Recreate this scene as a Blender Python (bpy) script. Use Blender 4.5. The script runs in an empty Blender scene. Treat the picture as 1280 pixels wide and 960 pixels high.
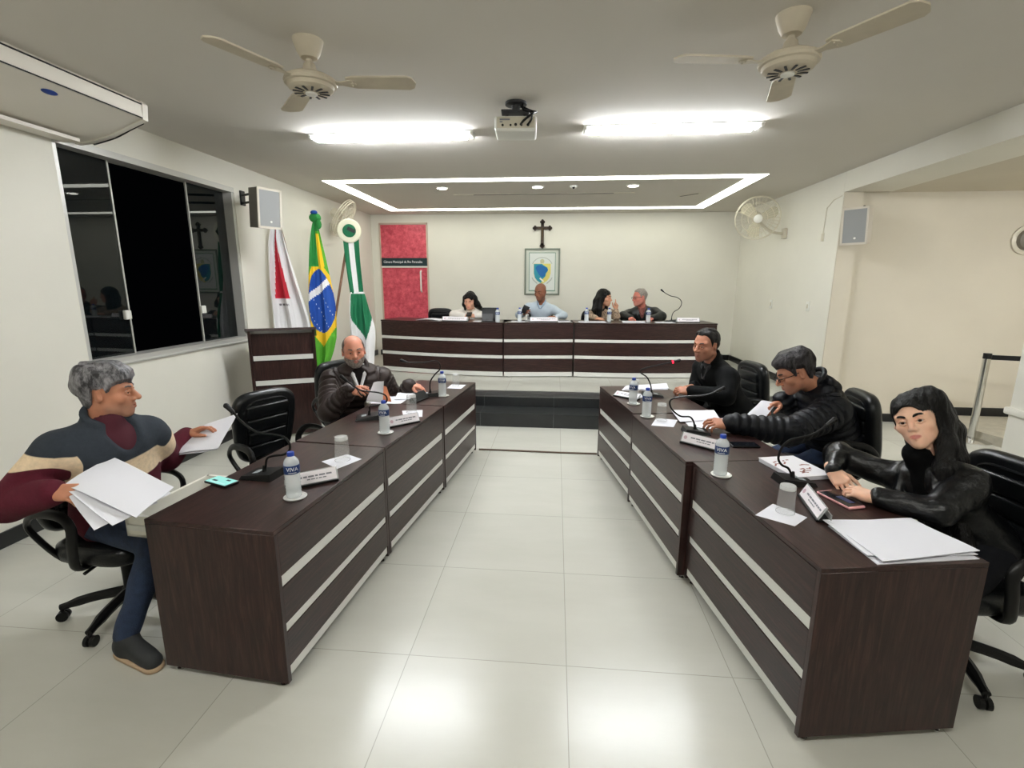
import bpy, bmesh, math, random
import numpy as np
from mathutils import Vector, Matrix

SC = bpy.context.scene
COL = SC.collection
PI = math.pi
R = math.radians

# ------------------------------------------------------------------ camera
cd = bpy.data.cameras.new('camera')
cam = bpy.data.objects.new('camera', cd); COL.objects.link(cam)
cd.sensor_fit = 'HORIZONTAL'; cd.sensor_width = 36.0; cd.lens = 611.577/1280*36.0
cd.clip_start = .05; cd.clip_end = 60
def cam_axes(pitch, yaw, roll):
    f = Vector((-math.sin(yaw)*math.cos(pitch), math.cos(yaw)*math.cos(pitch), -math.sin(pitch)))
    r = Vector((math.cos(yaw), math.sin(yaw), 0)); u = r.cross(f)
    return math.cos(roll)*r+math.sin(roll)*u, -math.sin(roll)*r+math.cos(roll)*u, f
_r, _u, _f = cam_axes(.201999, .0878377, .00358205)
cam.matrix_world = Matrix(((_r.x,_u.x,-_f.x,0),(_r.y,_u.y,-_f.y,0),(_r.z,_u.z,-_f.z,1.63119),(0,0,0,1)))
SC.camera = cam

# ------------------------------------------------------------------ world, exposure
w = bpy.data.worlds.new('night'); SC.world = w; w.use_nodes = True
w.node_tree.nodes['Background'].inputs[0].default_value = (.010,.012,.016,1)
w.node_tree.nodes['Background'].inputs[1].default_value = .05
SC.view_settings.view_transform = 'Standard'; SC.view_settings.look = 'None'
SC.view_settings.exposure = 0.08; SC.view_settings.gamma = 1.0
SC.view_settings.use_curve_mapping = False

TUBE = 168.0       # fluorescent fixtures
STRIP = 6.8      # recessed cove strip on the dais ceiling
SPOT = 16.0       # round downlights

# ------------------------------------------------------------------ materials
def lin(c):
    if isinstance(c, str): c = [int(c[i:i+2],16) for i in (0,2,4)]
    return tuple(((v/255)/12.92 if v/255 <= .04045 else ((v/255+.055)/1.055)**2.4) for v in c)
MATS = {}
def mat(name, col, rough=.5, metal=0., var=0., vs=4., bump=0., bs=60., stretch=(1,1,1), trans=0., ior=1.45, coat=0., emis=0., ecol=None, sheen=0., spec=.5, col2=None):
    if name in MATS: return MATS[name]
    m = bpy.data.materials.new(name); m.use_nodes = True; nt = m.node_tree; N = nt.nodes; L = nt.links
    b = N['Principled BSDF']; c = lin(col)
    b.inputs['Base Color'].default_value = (*c,1); b.inputs['Roughness'].default_value = rough
    b.inputs['Metallic'].default_value = metal; b.inputs['Transmission Weight'].default_value = trans
    b.inputs['IOR'].default_value = ior; b.inputs['Coat Weight'].default_value = coat
    b.inputs['Specular IOR Level'].default_value = spec
    if sheen: b.inputs['Sheen Weight'].default_value = sheen
    if emis:
        b.inputs['Emission Color'].default_value = (*(lin(ecol) if ecol else c),1); b.inputs['Emission Strength'].default_value = emis
    if var or bump or col2:
        tc = N.new('ShaderNodeTexCoord'); mp = N.new('ShaderNodeMapping'); mp.inputs['Scale'].default_value = stretch
        L.new(tc.outputs['Object'], mp.inputs[0])
    if var or col2:
        nz = N.new('ShaderNodeTexNoise'); nz.inputs['Scale'].default_value = vs; nz.inputs['Detail'].default_value = 5
        L.new(mp.outputs[0], nz.inputs['Vector'])
        cr = N.new('ShaderNodeValToRGB'); cr.color_ramp.elements[0].position = .32; cr.color_ramp.elements[1].position = .68
        c2 = lin(col2) if col2 else c
        cr.color_ramp.elements[0].color = (*[v*(1-var) for v in c],1); cr.color_ramp.elements[1].color = (*[min(1,v*(1+var)) for v in c2],1)
        L.new(nz.outputs[0], cr.inputs[0]); L.new(cr.outputs[0], b.inputs['Base Color'])
    if bump:
        n2 = N.new('ShaderNodeTexNoise'); n2.inputs['Scale'].default_value = bs; n2.inputs['Detail'].default_value = 4
        L.new(mp.outputs[0], n2.inputs['Vector'])
        bp = N.new('ShaderNodeBump'); bp.inputs['Strength'].default_value = bump; bp.inputs['Distance'].default_value = .01
        L.new(n2.outputs[0], bp.inputs['Height']); L.new(bp.outputs[0], b.inputs['Normal'])
    MATS[name] = m; return m
def node_mat(name, fn):
    m = bpy.data.materials.new(name); m.use_nodes = True
    fn(m.node_tree, m.node_tree.nodes, m.node_tree.links, m.node_tree.nodes['Principled BSDF']); MATS[name] = m; return m

def wood_fn(stretch):
    def fn(nt, N, L, b):
        tc = N.new('ShaderNodeTexCoord'); mp = N.new('ShaderNodeMapping'); mp.inputs['Scale'].default_value = stretch
        L.new(tc.outputs['Object'], mp.inputs[0])
        nz = N.new('ShaderNodeTexNoise'); nz.inputs['Scale'].default_value = 9; nz.inputs['Detail'].default_value = 8; nz.inputs['Roughness'].default_value = .65
        nz.inputs['Distortion'].default_value = .7
        L.new(mp.outputs[0], nz.inputs['Vector'])
        cr = N.new('ShaderNodeValToRGB'); e = cr.color_ramp.elements
        e[0].position = .28; e[0].color = (*lin((25,16,15)),1); e[1].position = .72; e[1].color = (*lin((68,45,41)),1)
        k = e.new(.5); k.color = (*lin((45,29,27)),1)
        L.new(nz.outputs[0], cr.inputs[0]); L.new(cr.outputs[0], b.inputs['Base Color'])
        b.inputs['Roughness'].default_value = .30; b.inputs['Specular IOR Level'].default_value = .32
        bp = N.new('ShaderNodeBump'); bp.inputs['Strength'].default_value = .12; bp.inputs['Distance'].default_value = .004
        L.new(nz.outputs[0], bp.inputs['Height']); L.new(bp.outputs[0], b.inputs['Normal'])
    return fn
WOODX = node_mat('wenge_horizontal', wood_fn((.55,5,9)))
WOODZ = node_mat('wenge_vertical', wood_fn((6,6,.5)))

def floor_fn(nt, N, L, b):
    tc = N.new('ShaderNodeTexCoord'); mp = N.new('ShaderNodeMapping'); mp.inputs['Location'].default_value = (.621+7, -1.157+7, 0)
    L.new(tc.outputs['Object'], mp.inputs[0])
    br = N.new('ShaderNodeTexBrick'); br.offset = 0; br.squash = 1
    br.inputs['Scale'].default_value = 1; br.inputs['Brick Width'].default_value = .7; br.inputs['Row Height'].default_value = .7
    br.inputs['Mortar Size'].default_value = .0022; br.inputs['Mortar Smooth'].default_value = .3; br.inputs['Bias'].default_value = 0
    br.inputs['Color1'].default_value = (*lin((200,199,190)),1); br.inputs['Color2'].default_value = (*lin((196,195,186)),1)
    br.inputs['Mortar'].default_value = (*lin((164,162,152)),1)
    L.new(mp.outputs[0], br.inputs['Vector'])
    nz = N.new('ShaderNodeTexNoise'); nz.inputs['Scale'].default_value = 1.5; nz.inputs['Detail'].default_value = 8; nz.inputs['Roughness'].default_value = .62
    m2 = N.new('ShaderNodeMapping'); m2.inputs['Scale'].default_value = (.8,2.4,1); L.new(tc.outputs['Object'], m2.inputs[0]); L.new(m2.outputs[0], nz.inputs['Vector'])
    cr = N.new('ShaderNodeValToRGB'); cr.color_ramp.elements[0].position = .2; cr.color_ramp.elements[1].position = .8
    cr.color_ramp.elements[0].color = (.88,.88,.865,1); cr.color_ramp.elements[1].color = (1,1,1,1)
    L.new(nz.outputs[0], cr.inputs[0])
    mx = N.new('ShaderNodeMixRGB'); mx.blend_type = 'MULTIPLY'; mx.inputs[0].default_value = 1
    L.new(br.outputs['Color'], mx.inputs[1]); L.new(cr.outputs[0], mx.inputs[2]); L.new(mx.outputs[0], b.inputs['Base Color'])
    rr = N.new('ShaderNodeMapRange'); rr.inputs[3].default_value = .23; rr.inputs[4].default_value = .29; L.new(nz.outputs[0], rr.inputs[0]); L.new(rr.outputs[0], b.inputs['Roughness'])
FLOOR = node_mat('polished_porcelain_tile', floor_fn)

def granite_fn(nt, N, L, b):
    tc = N.new('ShaderNodeTexCoord')
    br = N.new('ShaderNodeTexBrick'); br.offset = .5; br.inputs['Scale'].default_value = 1; br.inputs['Brick Width'].default_value = .85; br.inputs['Row Height'].default_value = 5
    br.inputs['Mortar Size'].default_value = .004; br.inputs['Color1'].default_value = (*lin((30,32,33)),1); br.inputs['Color2'].default_value = (*lin((25,27,28)),1); br.inputs['Mortar'].default_value = (*lin((72,74,74)),1)
    L.new(tc.outputs['Object'], br.inputs['Vector'])
    nz = N.new('ShaderNodeTexNoise'); nz.inputs['Scale'].default_value = 14; nz.inputs['Detail'].default_value = 6; L.new(tc.outputs['Object'], nz.inputs['Vector'])
    cr = N.new('ShaderNodeValToRGB'); cr.color_ramp.elements[0].color = (.55,.55,.55,1); cr.color_ramp.elements[1].color = (1.5,1.5,1.5,1)
    L.new(nz.outputs[0], cr.inputs[0])
    mx = N.new('ShaderNodeMixRGB'); mx.blend_type = 'MULTIPLY'; mx.inputs[0].default_value = 1
    L.new(br.outputs['Color'], mx.inputs[1]); L.new(cr.outputs[0], mx.inputs[2]); L.new(mx.outputs[0], b.inputs['Base Color'])
    b.inputs['Roughness'].default_value = .28
GRANITE = node_mat('black_granite', granite_fn)

WALL = mat('painted_wall', (226,223,212), .85, var=.03, vs=1.2, bump=.05, bs=90)
BEIGE = mat('beige_wall', (203,195,178), .85, var=.04, vs=1.2, bump=.06, bs=90)
CEIL = mat('ceiling_paint', (211,206,197), .9, var=.02, vs=1)
ALU = mat('satin_aluminium', (222,222,217), .38, .15)
ALUW = mat('pale_window_frame', (196,195,190), .4, .35)
CHROME = mat('chrome', (210,210,208), .18, 1.)
BLACK = mat('black_plastic', (12,12,13), .42, spec=.3)
DARKGREY = mat('dark_grey_plastic', (48,48,50), .5)
LEATHER = mat('black_leatherette', (14,16,18), .32, spec=.35, bump=.12, bs=120)
WHITE = mat('white_plastic', (228,227,220), .4)
OFFW = mat('aged_white_plastic', (205,198,180), .42)
CREAM = mat('cream_enamel', (196,186,166), .62, var=.06, vs=9, spec=.3)
PAPER = mat('white_paper', (222,222,229), .8)
GREYP = mat('print_grey', (128,128,136), .8)
MELA = mat('white_melamine', (226,224,214), .5)
SILVER = mat('silver_coaster', (225,225,222), .3, .6)
GRILLE = mat('speaker_grille', (150,151,150), .55, .2, bump=.4, bs=400)
SPK = mat('speaker_box', (206,198,184), .55)
SPKL = mat('speaker_side_grey', (140,136,128), .6)
GLASS = mat('clear_glass', (240,244,244), .03, trans=1., ior=1.45)
def clear_fn(tint, alpha, rough):
    def fn(nt, N, L, b):
        b.inputs['Base Color'].default_value = (*lin(tint),1); b.inputs['Roughness'].default_value = rough
        tr = N.new('ShaderNodeBsdfTransparent'); mx = N.new('ShaderNodeMixShader'); mx.inputs[0].default_value = alpha
        o = N['Material Output']; L.new(tr.outputs[0], mx.inputs[1]); L.new(b.outputs[0], mx.inputs[2]); L.new(mx.outputs[0], o.inputs[0])
    return fn
BOTTLE = node_mat('clear_pet_plastic', clear_fn((232,238,240), .58, .14))
TUMBLER = node_mat('tumbler_glass', clear_fn((232,234,232), .17, .04))
GUARD = node_mat('clear_fan_blade', clear_fn((226,220,196), .55, .2))
ACRYL = node_mat('clear_acrylic', clear_fn((220,224,224), .4, .08))
PANE = node_mat('night_window_glass', clear_fn((10,16,18), .82, .02))
BLUE = mat('bottle_cap_blue', (28,62,160), .4)
NAVY = mat('label_navy', (22,52,104), .4)
INK = mat('label_white', (244,244,248), .5)
DIM = mat('fluorescent_tube_dimmed', (255,255,255), .5, emis=TUBE*.55, ecol=(250,250,244))  # turned-down emission for added fill fixtures out of view, not aged tubes
LIGHT = mat('fluorescent_tube', (255,255,255), .5, emis=TUBE, ecol=(247,251,255))
STRIPL = mat('led_cove_strip', (255,255,255), .5, emis=STRIP, ecol=(250,252,238))
SPOTL = mat('downlight_lens', (255,255,255), .5, emis=SPOT, ecol=(255,252,240))

# ------------------------------------------------------------------ mesh helpers
def setp(o, label=None, cat=None, group=None, kind=None):
    if label: o['label'] = label
    if cat: o['category'] = cat
    if group: o['group'] = group
    if kind: o['kind'] = kind
    return o
class MB:
    def __init__(s, *mats): s.bm = bmesh.new(); s.mats = list(mats); s.mi = 0
    def _tag(s, n0):
        s.bm.faces.ensure_lookup_table()
        for f in s.bm.faces[n0:]: f.material_index = s.mi
    def poly(s, vs, faces, M=None):
        n0 = len(s.bm.faces); V = [s.bm.verts.new((M @ Vector(v)) if M else v) for v in vs]
        for f in faces:
            try: s.bm.faces.new([V[i] for i in f])
            except ValueError: pass
        s._tag(n0); return s
    def box(s, c, d, M=None, bev=0., seg=2):
        n0 = len(s.bm.faces); x,y,z = d[0]/2,d[1]/2,d[2]/2
        vs = [Vector((c[0]+i*x, c[1]+j*y, c[2]+k*z)) for i in (-1,1) for j in (-1,1) for k in (-1,1)]
        V = [s.bm.verts.new((M @ v) if M else v) for v in vs]
        F = [s.bm.faces.new([V[i] for i in q]) for q in ((0,1,3,2),(4,6,7,5),(0,4,5,1),(2,3,7,6),(0,2,6,4),(1,5,7,3))]
        if bev:
            ed = list({e for f in F for e in f.edges})
            bmesh.ops.bevel(s.bm, geom=ed, offset=bev, segments=seg, profile=.5, affect='EDGES')
        s._tag(n0); return s
    def lathe(s, prof, c=(0,0,0), n=28, M=None, closed=False):
        n0 = len(s.bm.faces); rings = []
        for r,z in prof:
            if r < 1e-6:
                v = Vector((c[0],c[1],c[2]+z)); rings.append([s.bm.verts.new((M @ v) if M else v)])
            else:
                ring = []
                for i in range(n):
                    a = 2*PI*i/n; v = Vector((c[0]+r*math.cos(a), c[1]+r*math.sin(a), c[2]+z)); ring.append(s.bm.verts.new((M @ v) if M else v))
                rings.append(ring)
        for a,b in zip(rings, rings[1:]):
            for i in range(n):
                j = (i+1) % n
                if len(a) == 1 and len(b) == 1: continue
                if len(a) == 1: q = [a[0], b[j], b[i]]
                elif len(b) == 1: q = [a[i], a[j], b[0]]
                else: q = [a[i], a[j], b[j], b[i]]
                s.bm.faces.new(q)
        if len(rings[0]) > 1: s.bm.faces.new(list(reversed(rings[0])))
        if len(rings[-1]) > 1: s.bm.faces.new(rings[-1])
        s._tag(n0); return s
    def cyl(s, r, h, c=(0,0,0), r2=None, n=24, M=None):
        return s.lathe([(r,0),(r if r2 is None else r2,h)], c, n, M)
    def rod(s, a, b, r, r2=None, n=10):
        a, b = Vector(a), Vector(b); q = (b-a).to_track_quat('Z','Y').to_matrix().to_4x4()
        return s.lathe([(r,0),(r if r2 is None else r2,(b-a).length)], (0,0,0), n, Matrix.Translation(a) @ q)
    def ball(s, c, r, sc=(1,1,1), n=16, M=None):
        k = max(6, n//2); prof = [(r*math.sin(PI*i/k), -r*math.cos(PI*i/k)) for i in range(k+1)]
        T = Matrix.Translation(c) @ Matrix.Diagonal((*sc,1)); return s.lathe(prof, (0,0,0), n, (M @ T) if M else T)
    def tube(s, pts, r, n=8, closed=False, flat=None, sub=0):
        P = [Vector(p) for p in pts]
        if sub: P = smooth_path(P, sub, closed)
        n0 = len(s.bm.faces); m = len(P); rr = r if isinstance(r,(list,tuple)) else None
        T0 = None; rings = []; up = None
        for i,p in enumerate(P):
            t = (P[(i+1)%m]-P[i-1]) if closed else (P[min(i+1,m-1)]-P[max(i-1,0)])
            t.normalize()
            if up is None:
                up = Vector((0,0,1)) if abs(t.z) < .9 else Vector((1,0,0))
            up = (up - t*up.dot(t)); up.normalize(); sd = t.cross(up)
            ri = rr[min(len(rr)-1, int(round(i*(len(rr)-1)/max(1,m-1))))] if rr else r
            fu, fs = (flat if flat else (1,1))
            rings.append([s.bm.verts.new(p + up*ri*fu*math.sin(2*PI*k/n) + sd*ri*fs*math.cos(2*PI*k/n)) for k in range(n)])
        lim = m if closed else m-1
        for i in range(lim):
            a, b = rings[i], rings[(i+1)%m]
            for k in range(n): s.bm.faces.new([a[k], a[(k+1)%n], b[(k+1)%n], b[k]])
        if not closed: s.bm.faces.new(list(reversed(rings[0]))); s.bm.faces.new(rings[-1])
        s._tag(n0); return s
    def prism(s, pts, z0, z1, M=None):
        n = len(pts); vs = [(x,y,z0) for x,y in pts]+[(x,y,z1) for x,y in pts]
        return s.poly(vs, [list(reversed(range(n))), list(range(n,2*n))]+[[i,(i+1)%n,n+(i+1)%n,n+i] for i in range(n)], M)
    def build(s, name, parent=None, loc=None, rotz=None, ang=38):
        bmesh.ops.recalc_face_normals(s.bm, faces=list(s.bm.faces))
        me = bpy.data.meshes.new(name); s.bm.to_mesh(me); s.bm.free()
        for m in s.mats: me.materials.append(m)
        me.polygons.foreach_set('use_smooth', [True]*len(me.polygons)); me.set_sharp_from_angle(angle=R(ang))
        o = bpy.data.objects.new(name, me); COL.objects.link(o)
        if parent: o.parent = parent
        if loc is not None: o.location = loc
        if rotz is not None: o.rotation_euler = (0,0,rotz)
        return o
def smooth_path(P, sub, closed=False):
    out = []; m = len(P); rng = m if closed else m-1
    for i in range(rng):
        g = (lambda k: P[k % m]) if closed else (lambda k: P[max(0,min(m-1,k))])
        p0,p1,p2,p3 = g(i-1),g(i),g(i+1),g(i+2)
        for k in range(sub):
            t = k/sub; out.append(.5*((2*p1)+(p2-p0)*t+(2*p0-5*p1+4*p2-p3)*t*t+(3*p1-p0-3*p2+p3)*t**3))
    if not closed: out.append(P[-1])
    return out
def thing(name, label, cat, loc=(0,0,0), rotz=0., group=None):
    o = bpy.data.objects.new(name, None); o.empty_display_size = .1; COL.objects.link(o)
    o.location = loc; o.rotation_euler = (0,0,rotz); return setp(o, label, cat, group)
def copy_tree(o, parent=None):
    c = o.copy(); COL.objects.link(c)
    if parent: c.parent = parent
    for ch in list(o.children): copy_tree(ch, c)
    return c
def structure(o): o['kind'] = 'structure'; return o
def simple(name, c, d, m, bev=0.):
    return structure(MB(m).box(c, d, None, bev).build(name))
def text_mesh(body, size, extr=.0005, align='CENTER'):
    cu = bpy.data.curves.new('lettering', 'FONT'); cu.body = body; cu.size = size; cu.extrude = extr; cu.align_x = align; cu.align_y = 'CENTER'; cu.resolution_u = 2
    o = bpy.data.objects.new('lettering', cu); COL.objects.link(o)
    dg = bpy.context.evaluated_depsgraph_get(); me = bpy.data.meshes.new_from_object(o.evaluated_get(dg)); bpy.data.objects.remove(o)
    bpy.data.curves.remove(cu); return me
def add_text(parent, body, size, M, m, bend=None, name='lettering', bold=0., align='CENTER'):
    me = text_mesh(body, size, align=align); me.materials.clear(); me.materials.append(m)
    for v in me.vertices:
        p = v.co.copy()
        if bend: a = p.x/bend; p = Vector((bend*math.sin(a), p.y, (bend)*math.cos(a)-bend+p.z))
        v.co = M @ p
    o = bpy.data.objects.new(name, me); COL.objects.link(o); o.parent = parent; return o
# ================================================================== the room
XL, XR, YB, ZC = -3.42, 3.17, 9.14, 2.86
structure(MB(FLOOR).box((1.8,1.2,-.05),(11.2,10.6,.1)).build('floor'))
# dais: two black granite risers and a tiled top
MBp = MB(GRANITE)
MBp.box((-.125,(5.454+YB+.1)/2,.0805),(6.59,YB+.1-5.454,.161))
structure(MBp.build('trim_1'))
structure(MB(GRANITE).box((-.125,(5.79+YB+.1)/2,.21),(6.59,YB+.1-5.79,.1)).box((-.125,5.97,.27),(6.59,.362,.022),None,.004).build('trim_2'))
structure(MB(FLOOR).box((-.125,(6.15+YB+.1)/2,.27),(6.59,YB+.1-6.15,.022)).build('trim_3'))
# left wall with the window opening
WY0, WY1, WZ0, WZ1 = 3.28, 5.20, 1.01, 2.615
m = MB(WALL); x = XL-.09
m.box((x,(-4+WY0)/2,ZC/2),(.18,WY0+4,ZC)); m.box((x,(WY1+YB+.1)/2,ZC/2),(.18,YB+.1-WY1,ZC))
m.box((x,(WY0+WY1)/2,WZ0/2),(.18,WY1-WY0,WZ0)); m.box((x,(WY0+WY1)/2,(WZ1+ZC)/2),(.18,WY1-WY0,ZC-WZ1))
structure(m.build('wall_left'))
simple('wall_back', (0,YB+.05,ZC/2), (7.2,.1,ZC), WALL)
structure(MB(WALL).box((XR+.1,(6.07+YB)/2,ZC/2),(.2,YB-6.07,ZC)).build('wall_right'))
simple('wall_alcove', (5.2,6.2,1.5), (3.9,.1,3.), BEIGE)
simple('wall_alcove_end', (7.1,2.8,1.4), (.1,6.9,2.9), BEIGE)
simple('wall_alcove_front', (5.2,-.55,1.4), (3.8,.1,2.9), BEIGE)
simple('wall_front', (0,-4.05,ZC/2), (7.2,.1,ZC), WALL)
structure(MB(WALL).box((3.25,(-4+3.57)/2,1.33),(.22,7.57,2.66)).box((3.25,(-4+3.585)/2,.785),(.27,7.6,.05),None,.012).build('wall_near_right'))
m = MB(CEIL); m.box((-.1,2.55,ZC+.04),(6.9,13.3,.08)); structure(m.build('ceiling'))
m = MB(WALL); m.box((3.42,1.03,2.7525),(.5,10.07,.215)); structure(m.build('trim_4'))
structure(MB(BEIGE).box((5.41,2.8,2.70),(3.46,6.9,.1)).build('ceiling_alcove'))
structure(MB(BEIGE).box((3.271,6.060,1.32),(.198,.018,2.64)).build('trim_5'))
# low ledge in the alcove
structure(MB(mat('ledge_stone',(176,170,154),.7,var=.08,vs=14)).poly([(4.5,5.62,0),(4.66,4.9,0),(6.9,4.9,0),(6.9,6.15,0),(4.5,6.15,0),(4.5,5.62,.1),(4.66,4.9,.1),(6.9,4.9,.1),(6.9,6.15,.1),(4.5,6.15,.1)],
   [(4,3,2,1,0),(5,6,7,8,9),(0,1,6,5),(1,2,7,6),(2,3,8,7),(3,4,9,8),(4,0,5,9)]).build('trim_6'))
# black baseboards
BASE = mat('black_baseboard', (24,25,26), .3)
def base(name, c, d): structure(MB(BASE).box(c, d, None, .003).build(name))
base('baseboard_left', (XL+.009,.7,.05), (.018,9.4,.1))
base('baseboard_dais_left', (XL+.009,7.65,.33), (.018,2.96,.1))
base('baseboard_back', (-.1,YB-.009,.33), (6.5,.018,.1))
base('baseboard_right', (XR-.009,7.6,.33), (.018,3.05,.1))
base('baseboard_near_right', (3.131,-.2,.05), (.018,7.54,.1))
base('baseboard_near_right_end', (3.25,3.579,.05), (.22,.018,.1))
base('baseboard_alcove', (4.0,6.141,.05), (1.0,.018,.1))
base('baseboard_alcove_ledge', (5.7,6.141,.15), (2.4,.018,.1))
base('baseboard_pillar', (3.272,6.042,.05), (.2,.018,.1))
# window: frame in the reveal, left and right leaves slid aside, the middle open to the night
fr = MB(ALUW); gx = XL-.11
for y in (WY0+.018, WY1-.018): fr.box((XL-.08,y,(WZ0+WZ1)/2),(.14,.036,WZ1-WZ0))
for z in (WZ0+.02, WZ1-.025): fr.box((XL-.075,(WY0+WY1)/2,z),(.15,WY1-WY0,.04 if z < 2 else .05))
fr.box((XL+.004,(WY0+WY1)/2,WZ0-.008),(.03,WY1-WY0+.03,.02),None,.004)
win = structure(fr.build('window_1'))
for k,(y0,y1,xx) in enumerate(((WY0+.036,3.80,gx),(4.63,WY1-.036,gx))):
    o = MB(PANE).box((xx,(y0+y1)/2,(WZ0+WZ1)/2),(.008,y1-y0,WZ1-WZ0-.08)).build('pane', win)
    e = 3.80 if k == 0 else 4.63
    MB(ALUW).box((xx+.002,e,(WZ0+WZ1)/2),(.014,.014,WZ1-WZ0-.08)).build('sash_edge', win)
    MB(WHITE).box((xx+.022,3.76 if k == 0 else 4.585+.06,1.37),(.03,.06,.075),None,.008).build('latch', win)
# red filmed glass door behind the dais
def film_fn(nt, N, L, b):
    tc = N.new('ShaderNodeTexCoord'); nz = N.new('ShaderNodeTexNoise'); nz.inputs['Scale'].default_value = 9; nz.inputs['Detail'].default_value = 9; nz.inputs['Roughness'].default_value = .75
    L.new(tc.outputs['Object'], nz.inputs['Vector'])
    cr = N.new('ShaderNodeValToRGB'); cr.color_ramp.elements[0].position = .34; cr.color_ramp.elements[1].position = .68
    cr.color_ramp.elements[0].color = (*lin((168,38,58)),1); cr.color_ramp.elements[1].color = (*lin((232,104,120)),1)
    L.new(nz.outputs[0], cr.inputs[0]); L.new(cr.outputs[0], b.inputs['Base Color']); b.inputs['Roughness'].default_value = .35
FILM = node_mat('red_frosted_film', film_fn)
d = structure(MB(mat('door_jamb',(196,176,160),.5)).box((-3.255,YB-.012,1.50),(.03,.024,2.42)).box((-2.375,YB-.012,1.50),(.025,.024,2.42)).box((-2.815,YB-.012,2.70),(.9,.024,.03)).build('door_1'))
MB(FILM).box((-2.815,YB-.014,1.48),(.85,.016,2.40)).build('door_leaf', d)
MB(ALU).tube([(-2.50,YB-.025,1.48),(-2.50,YB-.065,1.50),(-2.50,YB-.065,1.84),(-2.50,YB-.025,1.86)],.016,8).build('door_handle', d)
sg = thing('door_sign', 'dark teal sign band across the red door with white lettering', 'sign', (-2.81,YB-.024,2.02))
MB(mat('sign_teal',(12,42,48),.4)).box((0,-.006,0),(.86,.012,.145)).build('panel', sg)
MB(ALU).box((0,-.008,-.088),(.87,.014,.028)).build('lower_rail', sg)
add_text(sg, 'Câmara Municipal de Rio Paranaíba', .062, Matrix.Translation((-.392,-.0135,0)) @ Matrix.Rotation(PI/2,4,'X') @ Matrix.Diagonal((.83,1,1,1)), INK, align='LEFT')

# ------------------------------------------------------------------ lights in the ceiling
def troffer(name, label, x0, x1, y, lamp=LIGHT):
    t = thing(name, label, 'ceiling light', ((x0+x1)/2,y,ZC), 0, 'fluorescent ceiling lights')
    L = x1-x0
    b = MB(WHITE); b.box((0,0,-.004),(L+.05,.15,.008)); b.build('housing', t)
    for s in (-1,1): MB(WHITE).box((s*(L/2+.01),0,-.016),(.03,.13,.03),None,.006).build('end_cap', t)
    n = 2
    for k in range(n):
        xa = -L/2+.02+k*(L-.04)/n; xb = xa+(L-.04)/n-.02
        for yy in (-.032,.032): MB(lamp).rod((xa,yy,-.028),(xb,yy,-.028),.016,n=12).build('fluorescent_tube', t)
    return t
troffer('ceiling_light', 'long fluorescent ceiling light on the left, between left fan and projector', -2.09, -.73, 4.35)
troffer('ceiling_light', 'long fluorescent ceiling light on the right, beside the projector', .215, 1.545, 4.30)
troffer('ceiling_light', 'added fluorescent fill light above the near left side, out of frame', -2.0, -.7, .2, DIM)  # this pair is added out of view to light the near half
troffer('ceiling_light', 'added fluorescent fill light above the near right side, out of frame', .25, 1.55, .2, DIM)
al = troffer('ceiling_light', 'added fluorescent fill light in the alcove, out of frame', 4.3, 5.7, 3.2); al.location.z = 2.65; al2 = troffer('ceiling_light', 'second added fluorescent fill light in the alcove, out of frame', 4.3, 5.7, 1.6, DIM); al2.location.z = 2.65  # both added out of view to brighten the alcove
ox0, ox1, oy0, oy1, sw = -2.88, 2.37, 6.13, 8.66, .17
led = thing('cove_light_frame', 'white glowing rectangular light strip set into the ceiling over the dais', 'ceiling light', (0,0,ZC))
def strip(pts): MB(STRIPL).prism(pts, -.006, .002).build('light_strip', led)
strip([(ox0,oy0),(ox1,oy0),(ox1-sw,oy0+sw),(ox0+sw,oy0+sw)]); strip([(ox1,oy1),(ox0,oy1),(ox0+sw,oy1-sw),(ox1-sw,oy1-sw)])
strip([(ox0,oy1),(ox0,oy0),(ox0+sw,oy0+sw),(ox0+sw,oy1-sw)]); strip([(ox1,oy0),(ox1,oy1),(ox1-sw,oy1-sw),(ox1-sw,oy0+sw)])
for x,l in ((-1.516,'leftmost of three round downlights in the dais ceiling'),(-.267,'middle one of three round downlights in the dais ceiling'),(.944,'rightmost of three round downlights in the dais ceiling')):
    t = thing('downlight', l, 'ceiling light', (x,6.68,ZC), 0, 'round downlights over the dais')
    MB(WHITE).lathe([(.085,0),(.085,-.008),(.066,-.012),(.066,0)]).build('trim_ring', t)
    MB(SPOTL).lathe([(0,-.004),(.064,-.004),(.06,-.014),(0,-.018)]).build('lens', t)
t = thing('security_camera', 'small white dome camera in the dais ceiling with dark lens', 'camera', (.193,6.66,ZC))
MB(WHITE).lathe([(.05,0),(.048,-.02),(.03,-.034),(0,-.036)]).build('housing', t); MB(BLACK).ball((0,-.028,-.028),.017).build('lens', t)
t = thing('air_slot', 'long narrow dark air slot in the dais ceiling', 'vent', (-.215,7.213,ZC))
MB(OFFW).box((0,0,-.002),(2.5,.07,.004)).build('frame', t); MB(DARKGREY).box((0,.0,-.005),(1.95,.028,.004)).build('slot', t)
t = thing('air_slot', 'short slanting dark air slot at the right of the dais ceiling', 'vent', (1.82,7.42,ZC), R(-46))
MB(OFFW).box((0,0,-.002),(.34,.06,.004)).build('frame', t); MB(DARKGREY).box((0,.0,-.005),(.28,.02,.004)).build('slot', t)

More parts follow.
